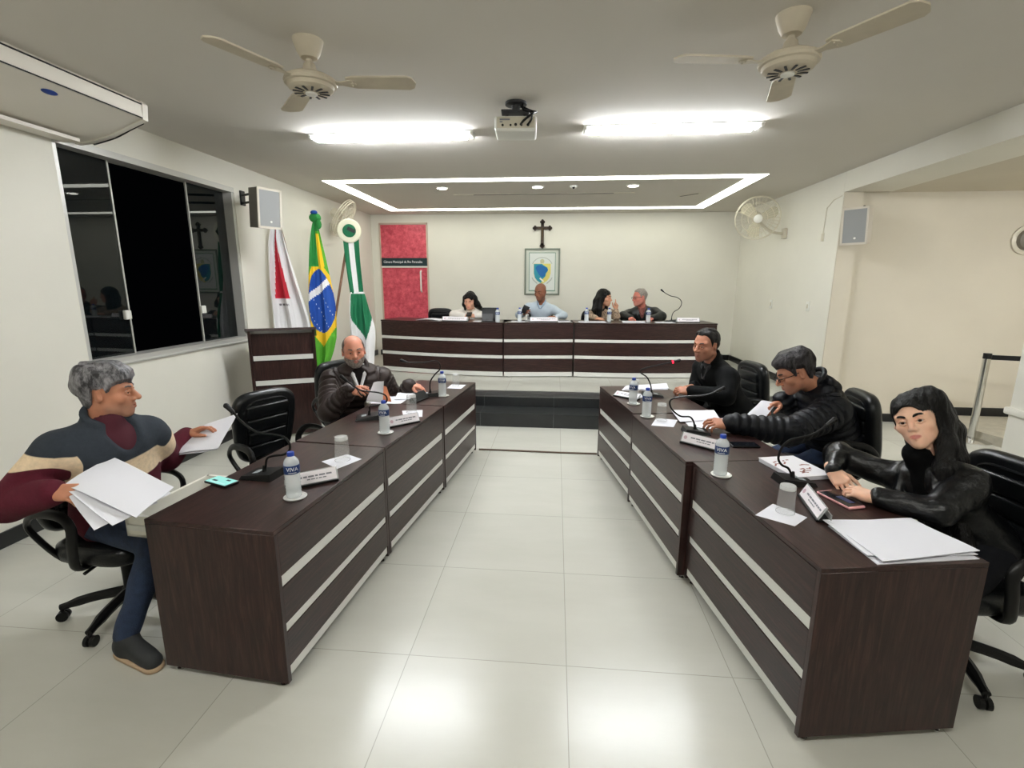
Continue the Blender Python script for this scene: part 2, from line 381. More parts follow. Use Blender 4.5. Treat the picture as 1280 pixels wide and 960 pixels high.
# ------------------------------------------------------------------ ceiling fans
def ceiling_fan(label, x, y, angs):
    t = thing('ceiling_fan', label, 'ceiling fan', (x,y,ZC), 0, 'cream ceiling fans')
    MB(CREAM).lathe([(.076,0),(.075,-.010),(.058,-.060),(.042,-.086),(.02,-.09)]).build('canopy', t)
    MB(CREAM).lathe([(.016,-.085),(.016,-.10),(.03,-.115),(.042,-.17),(.046,-.18)],n=20).build('downrod', t)
    h = MB(CREAM,DARKGREY); h.lathe([(.03,-.165),(.1,-.17),(.128,-.185),(.134,-.2),(.13,-.212),(.118,-.216),(.112,-.232),(.09,-.244),(.03,-.25),(0,-.25)],n=36)
    h.mi = 1
    for k in range(12):
        a = 2*PI*k/12; M = Matrix.Rotation(a,4,'Z'); h.box((.066,0,-.2485),(.05,.011,.004),M @ Matrix.Translation((0,0,0)))
    h.build('motor', t)
    MB(WHITE).lathe([(.03,-.25),(.03,-.258),(.012,-.264),(0,-.264)],n=16).build('centre_cap', t)
    for a in angs:
        M = Matrix.Rotation(R(a),4,'Z') @ Matrix.Translation((0,0,-.195)) @ Matrix.Rotation(R(-8),4,'X')
        b = MB(CREAM); out = [(.19,-.040),(.23,-.054),(.51,-.062),(.535,-.045),(.55,0),(.535,.045),(.51,.062),(.23,.054),(.19,.040)]
        b.prism(out, -.004, .004, M); bl = b.build('blade', t)
        c = MB(CREAM); c.prism([(.1,-.02),(.16,-.016),(.215,-.034),(.235,-.012),(.235,.012),(.215,.034),(.16,.016),(.1,.02)], -.010, -.004, M)
        for sx,sy in ((.215,-.016),(.215,.016)): c.cyl(.005,.004,(sx,sy,-.014),n=8,M=M)
        c.build('blade_bracket', bl)
    return t
ceiling_fan('cream three-blade ceiling fan on the left side of the ceiling', -1.305, 2.725, (-114,6.5,129))
ceiling_fan('cream three-blade ceiling fan on the right side of the ceiling', 1.07, 2.67, (-172.7,-56.6,71.7))

# ------------------------------------------------------------------ projector
t = thing('projector', 'white projector hanging under the ceiling between the fans', 'projector', (-.305,3.70,ZC), R(3))
MB(DARKGREY).lathe([(.075,0),(.075,-.015),(.03,-.02),(.028,-.055),(.05,-.06)]).box((0,0,-.062),(.2,.1,.012)).rod((.02,-.03,-.0),(.02,-.03,-.07),.008).rod((-.05,.03,-.06),(-.1,.05,-.10),.008).rod((.05,.03,-.06),(.1,.05,-.10),.008).build('ceiling_mount', t)
pb = MB(WHITE); pb.box((0,.07,-.145),(.29,.24,.1),None,.016,3); bd = pb.build('body', t)
pp = MB(OFFW); pp.box((0,-.052,-.14),(.262,.006,.07),None,.002); pl = pp.build('port_panel', bd)
for x,z,rw in ((-.09,-.158,.014),(-.035,-.158,.012),(.0,-.155,.016),(.04,-.158,.012),(.085,-.157,.016)):
    MB(BLACK).rod((x,-.054,z),(x,-.060,z),rw*.6,n=14).build('port', bd)
MB(GREYP).box((-.075,-.0565,-.122),(.07,.003,.010)).box((-.1,-.0565,-.137),(.02,.003,.007)).build('marking', bd)
MB(BLACK).tube([(.035,-.06,-.155),(.06,-.12,-.145),(.12,-.11,-.10),(.14,-.03,-.07),(.10,.0,-.05),(.04,.01,-.02),(.03,.01,0)],.008,8,sub=5).build('cable', t)
MB(BLACK).tube([(.085,-.06,-.155),(.11,-.1,-.13),(.10,-.09,-.09),(.05,-.05,-.06),(.05,-.02,0)],.007,8,sub=5).build('cable', t)
MB(DARKGREY).rod((-.06,.19,-.15),(-.06,.205,-.15),.034,n=24).build('lens', bd)

# ------------------------------------------------------------------ air conditioner under the ceiling, left wall
t = thing('air_conditioner', 'long white air conditioner under the ceiling above the left wall', 'air conditioner', (XL,2.55,ZC))
prof = [(0,0),(.52,0),(.545,-.02),(.535,-.118),(.5,-.128),(.40,-.165),(.27,-.215),(.12,-.25),(0,-.262)]
M = Matrix(((1,0,0,0),(0,0,1,0),(0,1,0,0),(0,0,0,1)))
ACW = mat('ac_white',(216,210,198),.45)
MB(ACW).prism(prof, -1.05, .90, M).build('body', t)
MB(ACW).prism([(0,.004),(.526,.004),(.552,-.02),(.541,-.122),(.505,-.133),(.405,-.17),(.272,-.222),(.12,-.257),(0,-.268)], .90, .945, M).build('end_cap', t)
fp = MB(ACW); fp.box((.546,-.08,-.072),(.008,1.94,.078)); fpo = fp.build('front_panel', t)
MB(BLACK).box((.5495,-.08,-.0265),(.006,1.95,.007)).build('gap_line', fpo); MB(BLACK).box((.5425,-.08,-.114),(.006,1.95,.006)).build('gap_line', fpo)
MB(mat('badge_blue',(30,58,130),.4)).ball((0,0,0),.048,(.45,1,.14),18,Matrix.Translation((.457,.33,-.1455)) @ Matrix.Rotation(R(-20),4,'Y')).build('badge', t)
MB(BLACK).tube([(.10,.948,-.262),(.27,.948,-.222),(.40,.948,-.170),(.5,.948,-.132)],.006,6,sub=4).build('edge_seal', t)
MB(ACW).prism([(.02,-.262),(.14,-.262),(.14,-.285),(.02,-.285)], -1.0, .8, M).build('drain_tray', t)

# ------------------------------------------------------------------ loudspeakers
def speaker(label, loc, rz, tilt, side, wall):
    t = thing('loudspeaker', label, 'loudspeaker', loc, rz)
    M = Matrix.Rotation(tilt,4,'X')
    # front faces -y
    o = [(-.125,-.1),(.125,-.1),(.075,.12),(-.075,.12)]
    MB(side).prism(o, -.19, .19, M).build('cabinet', t)
    f = MB(SPK)
    f.box((0,-.105,.182),(.26,.014,.022),M).box((0,-.105,-.182),(.26,.014,.022),M).box((-.12,-.105,0),(.02,.014,.385),M).box((.12,-.105,0),(.02,.014,.385),M)
    f.build('frame', t)
    g = MB(GRILLE); g.box((0,-.103,0),(.222,.008,.345),M); gr = g.build('grille', t)
    MB(WHITE).rod(M @ Vector((.01,-.106,-.125)), M @ Vector((.01,-.112,-.125)),.011,n=14).build('badge', gr)
    return t
t = speaker('grey loudspeaker on a black bracket beside the left window', (-2.98,4.98,2.37), R(64), R(5), SPKL, -1)
MB(BLACK).box((0,0,0),(.02,.07,.15)).build('bracket_plate', t, (.12,.54,.16), R(-64)); MB(BLACK).rod((.12,.53,.19),(0,.09,.16),.012).rod((.12,.53,.11),(0,.09,.08),.012).build('bracket_arm', t)
t = speaker('white loudspeaker high on the corner of the right wall', (3.24,5.82,2.26), R(-52), R(7), SPK, 1)
MB(BLACK).rod((0,.08,.1),(-.06,.20,.22),.014).rod((0,.08,.1),(-.11,.26,.13),.014).box((-.11,.25,.16),(.05,.05,.1)).build('bracket_arm', t)
t = thing('wall_conduit', 'thin cable and small box on right wall beside white loudspeaker', 'conduit', (XR-.004,6.35,2.4))
MB(OFFW).box((0,.05,-.21),(.02,.05,.09),None,.004).build('junction_box', t)
MB(OFFW).tube([(0,.05,-.17),(0,.03,.12),(0,-.1,.19),(0,-.26,.21)],.006,6).build('cable', t)
for y,z,l in ((7.63,1.352,'white switch plate on right wall, the farther of two'),(6.55,1.366,'white switch plate on right wall, nearer the corner')):
    t = thing('switch_plate', l, 'switch', (XR,y,z), 0, 'switch plates on the right wall')
    MB(WHITE).box((-.005,0,0),(.01,.08,.12),None,.004).build('plate', t); MB(OFFW).box((-.012,0,0),(.006,.028,.05),None,.002).build('rocker', t)

# ------------------------------------------------------------------ wall fans
def wall_fan(label, loc, head_rz, head_tilt, arm):
    t = thing('wall_fan', label, 'wall fan', loc, 0, 'oscillating wall fans')
    M = Matrix.Translation((arm[0],arm[1],arm[2])) @ Matrix.Rotation(head_rz,4,'Z') @ Matrix.Rotation(head_tilt,4,'X') @ Matrix.Rotation(PI/2,4,'X')   # local +z faces outward (-y)
    MB(OFFW).box((0,0,0),(.05,.09,.14),None,.012).build('wall_mount', t)
    MB(OFFW).tube([(0,0,.0),(arm[0]*.5,arm[1]*.4,arm[2]*.25-.02),M @ Vector((0,-.03,-.13))],.017,10,sub=5).build('arm', t)
    MB(OFFW).lathe([(0,-.2),(.055,-.19),(.07,-.16),(.07,-.08),(.05,-.04),(0,-.04)],n=24,M=M).build('motor', t)
    g = MB(OFFW)
    for r,z in ((.285,0),(.285,-.03),(.28,.03),(.2,.05),(.12,.06),(.2,-.05),(.12,-.055)):
        g.tube([M @ Vector((r*math.cos(2*PI*k/40),r*math.sin(2*PI*k/40),z)) for k in range(40)],.0035 if r < .27 else .006,6,True)
    for k in range(36):
        a = 2*PI*k/36; c,s = math.cos(a),math.sin(a)
        g.tube([M @ Vector((.055*c,.055*s,.065)),M @ Vector((.16*c,.16*s,.057)),M @ Vector((.25*c,.25*s,.04)),M @ Vector((.284*c,.284*s,.02))],.002,4)
        g.tube([M @ Vector((.06*c,.06*s,-.058)),M @ Vector((.16*c,.16*s,-.055)),M @ Vector((.26*c,.26*s,-.04)),M @ Vector((.284*c,.284*s,-.02))],.002,4)
    g.build('guard', t)
    MB(WHITE).lathe([(0,.082),(.03,.08),(.055,.07),(.058,.058),(0,.058)],n=20,M=M).build('hub_cap', t)
    for k in range(3):
        Mb = M @ Matrix.Rotation(2*PI*k/3+.4,4,'Z') @ Matrix.Rotation(R(22),4,'X')
        MB(GUARD).prism([(.03,-.03),(.1,-.075),(.2,-.1),(.25,-.06),(.262,.02),(.23,.075),(.12,.06),(.03,.03)],-.003,.003,Mb).build('blade', t)
    return t
wall_fan('white wall fan at the far right, beside the back wall', (XR-.025,7.40,2.33), R(-14), R(14), (-.40,-.06,.20))
wall_fan('white wall fan seen edge-on above the flags, left wall', (XL+.025,7.45,2.45), R(96), R(32), (.24,-.12,.12))
t = thing('bulkhead_lamp', 'round dark grey wall fixture high on beige alcove wall', 'wall lamp', (5.2,6.145,2.13))
Mx = Matrix.Rotation(PI/2,4,'X')
MB(OFFW).lathe([(.16,0),(.16,.02),(.13,.03),(.12,.02)],M=Mx).build('ring', t); MB(mat('smoked_glass',(110,104,92),.3)).lathe([(.12,.01),(.1,.05),(0,.075)],M=Mx).build('dome', t)

# ------------------------------------------------------------------ crucifix and framed crest on the back wall
WD = mat('dark_cross_wood',(58,42,30),.5)
t = thing('crucifix', 'dark wooden cross on the back wall above framed crest', 'cross', (-.268,YB-.02,2.505))
c = MB(WD); c.box((0,0,0),(.055,.03,.40)); c.box((0,0,.10),(.24,.028,.052))
Mr = Matrix.Rotation(PI/2,4,'X')
for x,z in ((0,.205),(0,-.205),(-.13,.10),(.13,.10)):
    for dx,dz in ((.022,0),(-.022,0),(0,.022),(0,-.022)): c.lathe([(.024,-.015),(.024,.015)],n=12,M=Matrix.Translation((x+dx,0,z+dz)) @ Mr)
c.build('cross', t)
bo = MB(mat('bronze',(96,80,58),.4,.6)); bo.rod((0,-.02,.07),(0,-.022,-.1),.012,.008); bo.rod((0,-.02,.075),(-.085,-.02,.105),.007,.005); bo.rod((0,-.02,.075),(.085,-.02,.105),.007,.005); bo.ball((0,-.024,.1),.016); bo.build('corpus', t)
t = thing('framed_crest', 'framed town crest of blue and yellow shield on the back wall', 'picture', (-.262,YB,1.845))
FRM = mat('crest_frame',(120,128,116),.4)
f = MB(FRM); W2,H2 = .305,.398
for c,dm in (((0,-.012,H2),(2*W2+.03,.024,.03)),((0,-.012,-H2),(2*W2+.03,.024,.03)),((-W2,-.012,0),(.03,.024,2*H2)),((W2,-.012,0),(.03,.024,2*H2))): f.box(c,dm,None,.004)
f.build('frame', t)
MB(mat('crest_mat',(206,210,200),.7)).box((0,-.006,0),(.6,.012,.79)).build('mat_board', t)
f = MB(mat('crest_green',(118,150,132),.6)); w,h_ = .235,.335
for c,dm in (((0,-.013,h_),(2*w+.012,.004,.012)),((0,-.013,-h_),(2*w+.012,.004,.02)),((-w,-.013,0),(.012,.004,2*h_)),((w,-.013,0),(.012,.004,2*h_))): f.box(c,dm)
f.build('inner_line', t)
MB(mat('crest_paper',(222,226,222),.7)).box((0,-.012,0),(.46,.004,.66)).build('sheet', t)
TE,BL,YE,WH = mat('crest_teal',(44,150,170),.6),mat('crest_blue',(20,104,172),.6),mat('crest_yellow',(226,214,120),.6),mat('crest_pale',(240,240,224),.6)
def flat(nm, pts, y, m): MB(m).poly([(a,y,b) for a,b in pts]+[(a,y+.002,b) for a,b in pts],[list(range(len(pts))),list(reversed(range(len(pts),2*len(pts))))]+[[i,(i+1)%len(pts),len(pts)+(i+1)%len(pts),len(pts)+i] for i in range(len(pts))]).build(nm, t)
sh = [(-.155,.145),(.155,.145),(.155,-.02),(.135,-.10),(.09,-.16),(0,-.215),(-.09,-.16),(-.135,-.10),(-.155,-.02)]
flat('shield', sh, -.0165, YE)
flat('shield_field', [(-.15,.14),(0,.14),(.02,.12),(.09,.08),(.11,.03),(.07,-.03),(.06,-.08),(.01,-.13),(-.02,-.20),(-.09,-.155),(-.13,-.10),(-.15,-.02)], -.0185, TE)
flat('map_shape', [(-.09,.11),(-.03,.125),(.03,.10),(.10,.06),(.105,.03),(.06,-.02),(.05,-.07),(0,-.10),(-.05,-.06),(-.1,.02),(-.12,.07)], -.0205, BL)
flat('band', [(-.05,-.12),(-.03,-.10),(.04,-.165),(.02,-.18)], -.0215, WH)
a = [(.2*math.cos(R(x)), .06+.2*math.sin(R(x))) for x in range(25,156,10)]; b = [(.188*math.cos(R(x)), .06+.188*math.sin(R(x))) for x in range(155,24,-10)]
flat('arch', a+b, -.0165, mat('crest_grey',(176,180,172),.6))
flat('crown', [(-.03,.15),(.03,.15),(.038,.20),(.015,.225),(-.015,.225),(-.038,.20)], -.0165, mat('crest_sand',(190,186,150),.6))
for sx in (-1,1): flat('ribbon', [(sx*.19,-.10),(sx*.165,-.15),(sx*.09,-.215),(sx*.08,-.20),(sx*.15,-.14),(sx*.172,-.10)], -.0165, mat('crest_grey',(176,180,172),.6))
# ================================================================== desks
H = .705
def desk(name, label, loc, deg, L, D, drawer=None, group=None):
    # local x along the length, front face at y = 0 (aisle side), sitter at +y
    t = thing(name, label, 'desk', loc, R(deg), group)
    zb = .03; e = .022
    MB(WOODX).box((L/2,D/2,H-.009),(L,D,.018),None,.0015,1).build('tabletop', t)
    for x in (e/2, L-e/2): MB(WOODZ).box((x,D/2,(zb+H-.018)/2),(e,D,H-.018-zb),None,.0015,1).build('side_panel', t)
    fz = H-.018
    p = MB(WOODX); p.box((L/2,.018,(zb+.02+fz)/2),(L-2*e,.014,fz-zb-.02)); fp = p.build('front_panel', t)
    prev = fz
    for a,b in ((.502,.454),(.291,.253),(.096,.052)):
        MB(WOODX).box((L/2,.0065,(prev+a)/2),(L-2*e-.002,.011,prev-a-.006)).build('front_board', fp)
        MB(ALU).box((L/2,.0095,(a+b)/2),(L-2*e-.004,.007,a-b)).build('trim_strip', fp); prev = b
    for x in (.03, L-.03):
        for y in (.04, D-.04): MB(CHROME).lathe([(.016,0),(.016,.006),(.007,.01),(.007,.031)],(x,y,0),n=14).build('foot', t)
    if drawer:
        x0,x1,out = drawer
        dr = MB(MELA); yo = D+out; zt = H-.02; zb2 = H-.115
        dr.box(((x0+x1)/2,(D-.25+yo)/2,zb2+.006),(x1-x0,out+.25,.012)); dr.box((x0+.008,(D-.25+yo)/2,(zt+zb2)/2),(.016,out+.25,zt-zb2)); dr.box((x1-.008,(D-.25+yo)/2,(zt+zb2)/2),(.016,out+.25,zt-zb2)); dr.box(((x0+x1)/2,yo-.008,(zt+zb2)/2),(x1-x0,.016,zt-zb2))
        d = dr.build('drawer', t)
        for x in (x0-.004, x1+.004): MB(ALU).box((x,D+out/2-.06,(zt+zb2)/2-.004),(.008,out+.1,.024)).build('slide_rail', d)
    return t
G = 'aisle desks with aluminium strips'
desk('desk', 'nearest dark wood desk on the left, beside man in striped sweater', (-1.05,1.62,0), 85.05, .992, .575, (.05,.5,.15), G)
desk('desk', 'middle dark wood desk on the left, in front of the empty chair', (-.964,2.614,0), 83.3, .986, .575, None, G)
desk('desk', 'farthest dark wood desk on the left, in front of man in brown puffer', (-.847,3.610,0), 84.2, .945, .575, (.06,.46,.12), G)
desk('desk', 'nearest dark wood desk on the right, in front of woman in black leather', (.745,2.546,0), -81.0, 1.0, .60, None, G)
desk('desk', 'middle dark wood desk on the right, in front of bent man in navy puffer', (.567,3.505,0), -81.6, .968, .60, None, G)
desk('desk', 'farthest dark wood desk on the right, in front of man in black jacket', (.422,4.49,0), -80.5, .972, .60, None, G)

# ------------------------------------------------------------------ curved rostrum on the dais, three sections
def arc_pts(a, b, sag, n):
    a, b = Vector(a), Vector(b); d = b-a; nrm = Vector((d.y,-d.x)).normalized()
    return [a+d*(i/n)+nrm*sag*4*(i/n)*(1-i/n) for i in range(n+1)]
ZP = .281; BT = 1.08
def rostrum(name, label, a, b, sag, n, depth=.62):
    P = arc_pts(a, b, sag, n); c = (P[0]+P[-1])/2
    t = thing(name, label, 'rostrum', (c.x,c.y,ZP), 0, 'dais rostrum sections')
    d = (P[-1]-P[0]).normalized(); back = Vector((-d.y,d.x))
    def off(v): return [(p-c)+back*v for p in P]
    def slab(mm, y0, y1, z0, z1, nm, par, ex=0.):
        A, B = off(y0), off(y1)
        if ex: A = [A[0]+d*ex]+A[1:-1]+[A[-1]-d*ex]; B = [B[0]+d*ex]+B[1:-1]+[B[-1]-d*ex]
        return MB(mm).prism([tuple(v) for v in A]+[tuple(v) for v in reversed(B)], z0-ZP, z1-ZP).build(nm, par)
    slab(WOODX, -.004, depth, BT-.022, BT, 'tabletop', t)
    zb = ZP+.03
    fp = slab(WOODX, .014, .03, zb, BT-.022, 'front_panel', t, .01)
    prev = BT-.022; hh = BT-ZP
    for f0,f1 in ((.30,.352),(.597,.655),(.905,.985)):
        z0, z1 = BT-f0*hh, BT-f1*hh
        slab(WOODX, .002, .014, z0+.003, prev-.003, 'front_board', fp, .004); slab(ALU, .006, .014, z1, z0, 'trim_strip', fp, .004); prev = z1
    ang = math.atan2(d.y,d.x)
    for q,s in ((P[0],1),(P[-1],-1)):
        k = q-c+d*s*.011+back*(depth/2+.01); MB(WOODZ).box((0,0,(zb+BT-.022)/2-ZP),(.022,depth-.03,BT-.022-zb)).build('side_panel', t, (k.x,k.y,0), ang)
        for v in (.06,depth-.06):
            k = q-c+d*s*.05+back*v; MB(DARKGREY).lathe([(.018,0),(.018,.03)],(k.x,k.y,0.001),n=12).build('foot', t)
    return t
rostrum('rostrum_desk', 'left curved section of the dark rostrum on the dais', (-2.70,7.42), (-.76,7.06), .075, 10)
rostrum('rostrum_desk', 'straight middle section of the dark rostrum, in front of bald man', (-.745,7.06), (.262,7.17), .005, 2)
rostrum('rostrum_desk', 'right curved section of the dark rostrum on the dais', (.28,7.17), (2.33,7.32), .075, 10)

# ------------------------------------------------------------------ lectern
t = thing('lectern', 'tall dark wood lectern with two pale strips by the left wall', 'lectern', (-2.905,5.0,0), R(27))
W_ = .61
MB(WOODZ).box((0,-.16,.575),(W_-.022,.018,1.09)).build('front_panel', t)
for s in (-1,1): MB(WOODZ).poly([(s*(W_/2-.012),-.185,.0),(s*(W_/2-.012),.2,.0),(s*(W_/2-.012),.2,1.05),(s*(W_/2-.012),-.185,1.15),(s*(W_/2+.012),-.185,.0),(s*(W_/2+.012),.2,.0),(s*(W_/2+.012),.2,1.05),(s*(W_/2+.012),-.185,1.15)],[(0,1,2,3),(7,6,5,4),(0,4,5,1),(1,5,6,2),(2,6,7,3),(3,7,4,0)]).build('side_panel', t)
MB(WOODX).box((0,0,0),(W_+.06,.44,.024)).build('sloped_top', t).matrix_local = Matrix.Translation((0,.0,1.112)) @ Matrix.Rotation(R(-14.5),4,'X')
for z in (.868,.607): MB(ALU).box((0,-.172,z),(W_-.04,.008,.05)).build('trim_strip', t)

# ------------------------------------------------------------------ office chairs
def office_chair():
    t = thing('office_chair', 'x', 'chair')
    def pad(w0, w1, h, th, seg=18):
        # rounded cushion outline in x/z, thickness along y
        out = []
        for k in range(44):
            a = 2*PI*k/44; c, s = math.cos(a), math.sin(a); e = .5
            u = math.copysign(abs(c)**e, c); v = math.copysign(abs(s)**e, s)
            wd = w0+(w1-w0)*(v*.5+.5); out.append((u*wd/2, v*h/2))
        return out
    Mb = Matrix.Translation((0,-.21,.69)) @ Matrix.Rotation(R(-9),4,'X')
    b = MB(LEATHER); out = pad(.38,.47,.50,.1); n = len(out)
    rings = []
    for sc,y in ((.90,-.035),(.97,-.02),(1.0,0),(.99,.022),(.95,.036),(.86,.042)): rings.append([(x*sc,y+.16*(x*x)*1.0,z*(sc if sc > .9 else sc+.04)) for x,z in out])
    vs = [v for r in rings for v in r]; fs = []
    for i in range(len(rings)-1):
        for k in range(n): fs.append((i*n+k, i*n+(k+1)%n, (i+1)*n+(k+1)%n, (i+1)*n+k))
    fs.append(tuple(reversed(range(n)))); fs.append(tuple(range((len(rings)-1)*n, len(rings)*n)))
    b.poly(vs, fs, Mb); bk = b.build('backrest', t, ang=60)
    for i,z in enumerate((-.155,-.062,.031,.124)):
        w_ = .25+.016*i
        c = MB(LEATHER); c.box((0,.050,z),(w_,.030,.086),Mb,.014,3); c.build('cushion_roll', bk)
    c = MB(LEATHER); P = [(x*.70,.046,z*.82-.005) for x,z in out]; c.tube([Mb @ Vector(p) for p in P],.007,6,True); c.build('piping', bk)
    s = MB(LEATHER); so = pad(.42,.47,.46,.1); Ms = Matrix.Translation((0,.04,.40)) @ Matrix.Rotation(R(-90),4,'X') @ Matrix.Rotation(PI,4,'Y')
    rings = [[(x*sc,y,z*sc) for x,z in so] for sc,y in ((.86,-.045),(.97,-.03),(1,0),(.985,.025),(.93,.04))]
    vs = [v for r in rings for v in r]; fs = []
    for i in range(len(rings)-1):
        for k in range(n): fs.append((i*n+k, i*n+(k+1)%n, (i+1)*n+(k+1)%n, (i+1)*n+k))
    fs.append(tuple(reversed(range(n)))); fs.append(tuple(range((len(rings)-1)*n, len(rings)*n)))
    s.poly(vs, fs, Ms); s.build('seat', t, ang=60)
    MB(BLACK).box((0,0,.345),(.2,.22,.03),None,.008).rod((.08,.02,.34),(.22,.04,.325),.008).build('tilt_mechanism', t)
    MB(BLACK).tube([(0,-.1,.345),(0,-.22,.36),(0,-.275,.45),(0,-.262,.60)],.03,10,sub=4,flat=(.35,1)).build('back_bracket', t)
    for sx in (-1,1):
        a = MB(BLACK); a.tube([(sx*.14,.02,.345),(sx*.235,.03,.36),(sx*.275,.08,.48),(sx*.278,.10,.585),(sx*.272,.04,.632),(sx*.268,-.08,.632),(sx*.262,-.16,.60),(sx*.245,-.20,.52),(sx*.2,-.1,.37),(sx*.14,-.04,.345)],.02,10,sub=5,flat=(.65,1.1)); a.build('armrest', t)
    MB(BLACK).cyl(.042,.05,(0,0,.07),.036,20).cyl(.028,.15,(0,0,.12),n=20).cyl(.018,.09,(0,0,.26),n=16).build('gas_column', t)
    for k in range(5):
        a = 2*PI*k/5+.3; c, s_ = math.cos(a), math.sin(a)
        g = MB(BLACK); g.tube([(c*.03,s_*.03,.098),(c*.17,s_*.17,.092),(c*.29,s_*.29,.068)],[.026,.024,.017],8,sub=3); l = g.build('base_leg', t)
        q = MB(BLACK)
        px, py = -s_, c
        for o in (-.013,.013): q.rod((c*.285+px*(o-.008),s_*.285+py*(o-.008),.025),(c*.285+px*(o+.008),s_*.285+py*(o+.008),.025),.025,n=16)
        q.cyl(.008,.03,(c*.285,s_*.285,.04),n=8); q.build('caster', l)
    return t
chair0 = office_chair(); _first = [True]
def chair(x, y, deg, label, z=0., s=1.):
    # deg: world angle the sitter faces
    o = chair0 if _first[0] else copy_tree(chair0); _first[0] = False
    o.location = (x,y,z); o.rotation_euler = (0,0,R(deg-90)); o.scale = (s,s,s); o['label'] = label; o['group'] = 'black office chairs'; return o
chair(-2.13,2.06,-8,'black office chair under man in burgundy striped sweater')
chair(-1.775,2.95,-26,'empty black office chair behind the left desks, ribbed backrest showing')
chair(-1.86,4.22,-28,'black office chair under man in brown puffer jacket')
chair(1.66,4.62,190,'black office chair behind man in plain black jacket')
chair(1.90,3.44,172,'black office chair behind bent man in navy puffer')
chair(1.76,2.07,188,'black office chair behind long-haired woman in black leather')
chair(-1.97,8.22,-86,'empty black office chair on the dais, left of woman in white', ZP)
chair(-1.36,8.34,-90,'black office chair under woman in white on the dais', ZP)
chair(-.27,8.34,-90,'black office chair under bald man in pale blue shirt', ZP)
chair(.70,8.20,-66,'black office chair behind long-haired woman in patterned brown jacket', ZP)
chair(1.42,8.30,-100,'black office chair under grey-haired man in dark leather jacket', ZP)

# ================================================================== things on the desks
def bottle_make():
    t = thing('water_bottle', 'x', 'bottle')
    pr = [(.0,.0),(.027,0),(.031,.004),(.032,.012)]
    for k in range(6): z = .02+k*.014; pr += [(.0325,z),(.0308,z+.006)]
    pr += [(.0325,.108),(.0325,.150),(.032,.158),(.028,.170),(.019,.181),(.0135,.186),(.0135,.190)]
    MB(BOTTLE).lathe(pr, n=28).build('body', t)
    MB(BLUE).lathe([(.0145,.188),(.0150,.19),(.0150,.203),(.013,.206),(0,.206)],n=20).build('cap', t)
    lb = MB(NAVY); lb.lathe([(.0332,.112),(.0336,.113),(.0336,.149),(.0332,.150)],n=28); lo = lb.build('label', t)
    # lettering faces local -y, wrapped round the bottle
    M = Matrix.Translation((0,-.0340,.134)) @ Matrix.Rotation(PI/2,4,'X')
    add_text(lo, 'VIVA', .024, M, INK, bend=.0338)
    MB(INK).poly([(.034*math.sin(R(a)),-.0342*math.cos(R(a)),z) for a in (-30,-10,10,28) for z in (.1195,.1175)],[(0,1,3,2),(2,3,5,4),(4,5,7,6)]).build('lettering_line', lo)
    return t
def coaster_make():
    t = thing('coaster', 'x', 'coaster'); MB(SILVER).lathe([(0,0),(.046,0),(.049,.004),(.049,.006),(.044,.006),(.042,.004),(0,.004)],n=36).build('dish', t); return t
B0 = bottle_make(); C0 = coaster_make(); _bf = [True]
def bottle(x, y, label, z=H, deg=0., coast=None):
    b = B0 if _bf[0] else copy_tree(B0); c = None
    b.location = (x,y,z+.0042 if coast else z); b.rotation_euler = (0,0,R(deg)); b['label'] = label; b['group'] = 'blue-capped water bottles'
    if coast:
        c = C0 if _bf[0] else copy_tree(C0); c.location = (x+.006,y-.002,z); c['label'] = coast; c['group'] = 'silver coasters'
    _bf[0] = False
bottle(-1.133,1.925,'nearest water bottle on the left desks, by first name plate', deg=32, coast='silver coaster under nearest bottle on the left')
bottle(-1.061,2.890,'middle water bottle on the left desks, beside second name plate', deg=2, coast='silver coaster under middle bottle on the left')
bottle(-.934,3.945,'farthest water bottle on the left desks, near the glass', deg=12, coast='silver coaster under farthest bottle on the left')
bottle(.621,3.825,'farthest water bottle on the right desks', deg=-30, coast='silver coaster under farthest bottle on the right')
bottle(.660,3.450,'second farthest water bottle on the right desks', deg=-5, coast='silver coaster under second farthest bottle on the right')
bottle(.828,2.372,'nearest water bottle on the right desks', deg=-22, coast='silver coaster under nearest bottle on the right')
for x,y,l in ((-.84,7.12,'water bottle before the tablet, in front of woman in white'),(-.535,7.33,'water bottle left of bald man on the rostrum'),(.461,7.44,'water bottle before woman in patterned brown jacket, left one'),(.797,7.46,'water bottle at right hand of woman in patterned jacket'),(1.36,7.41,'water bottle in front of man in dark leather jacket')):
    bottle(x, y, l, BT)
TUMBRIM = node_mat('tumbler_thick_glass', clear_fn((236,238,236), .42, .05))
def glass_make():
    t = thing('drinking_glass', 'x', 'glass')
    MB(TUMBLER).lathe([(.036,.003),(.031,.112)],n=30).build('wall', t); bs = MB(TUMBRIM); bs.lathe([(0,.104),(.0305,.104),(.0312,.112),(.029,.120),(.0,.119)],n=30); bs.build('thick_base', t)
    MB(TUMBRIM).tube([(.0355*math.cos(2*PI*k/30),.0355*math.sin(2*PI*k/30),.003) for k in range(30)],.0016,6,True).build('rim', t); return t
G0 = glass_make(); _gf = [True]
def glass(x, y, label, z=H, s=1.):
    g = G0 if _gf[0] else copy_tree(G0); _gf[0] = False
    g.location = (x,y,z+.0015); g.scale = (s,s,s); g['label'] = label; g['group'] = 'upturned glasses on napkins'
glass(-1.115,2.385,'upturned glass on napkin, nearest on the left desks', s=1.1)
glass(-1.035,3.39,'upturned glass on napkin behind second left name plate', s=1.1)
glass(-.905,4.36,'upturned glass on napkin at far end of left desks', s=.95)
glass(.745,3.36,'upturned glass on napkin beside two bottles, right desks')
glass(.965,1.975,'upturned glass on napkin beside the near right name plate')
glass(-.42,7.30,'upturned glass on the rostrum left of bald man', BT, .9)
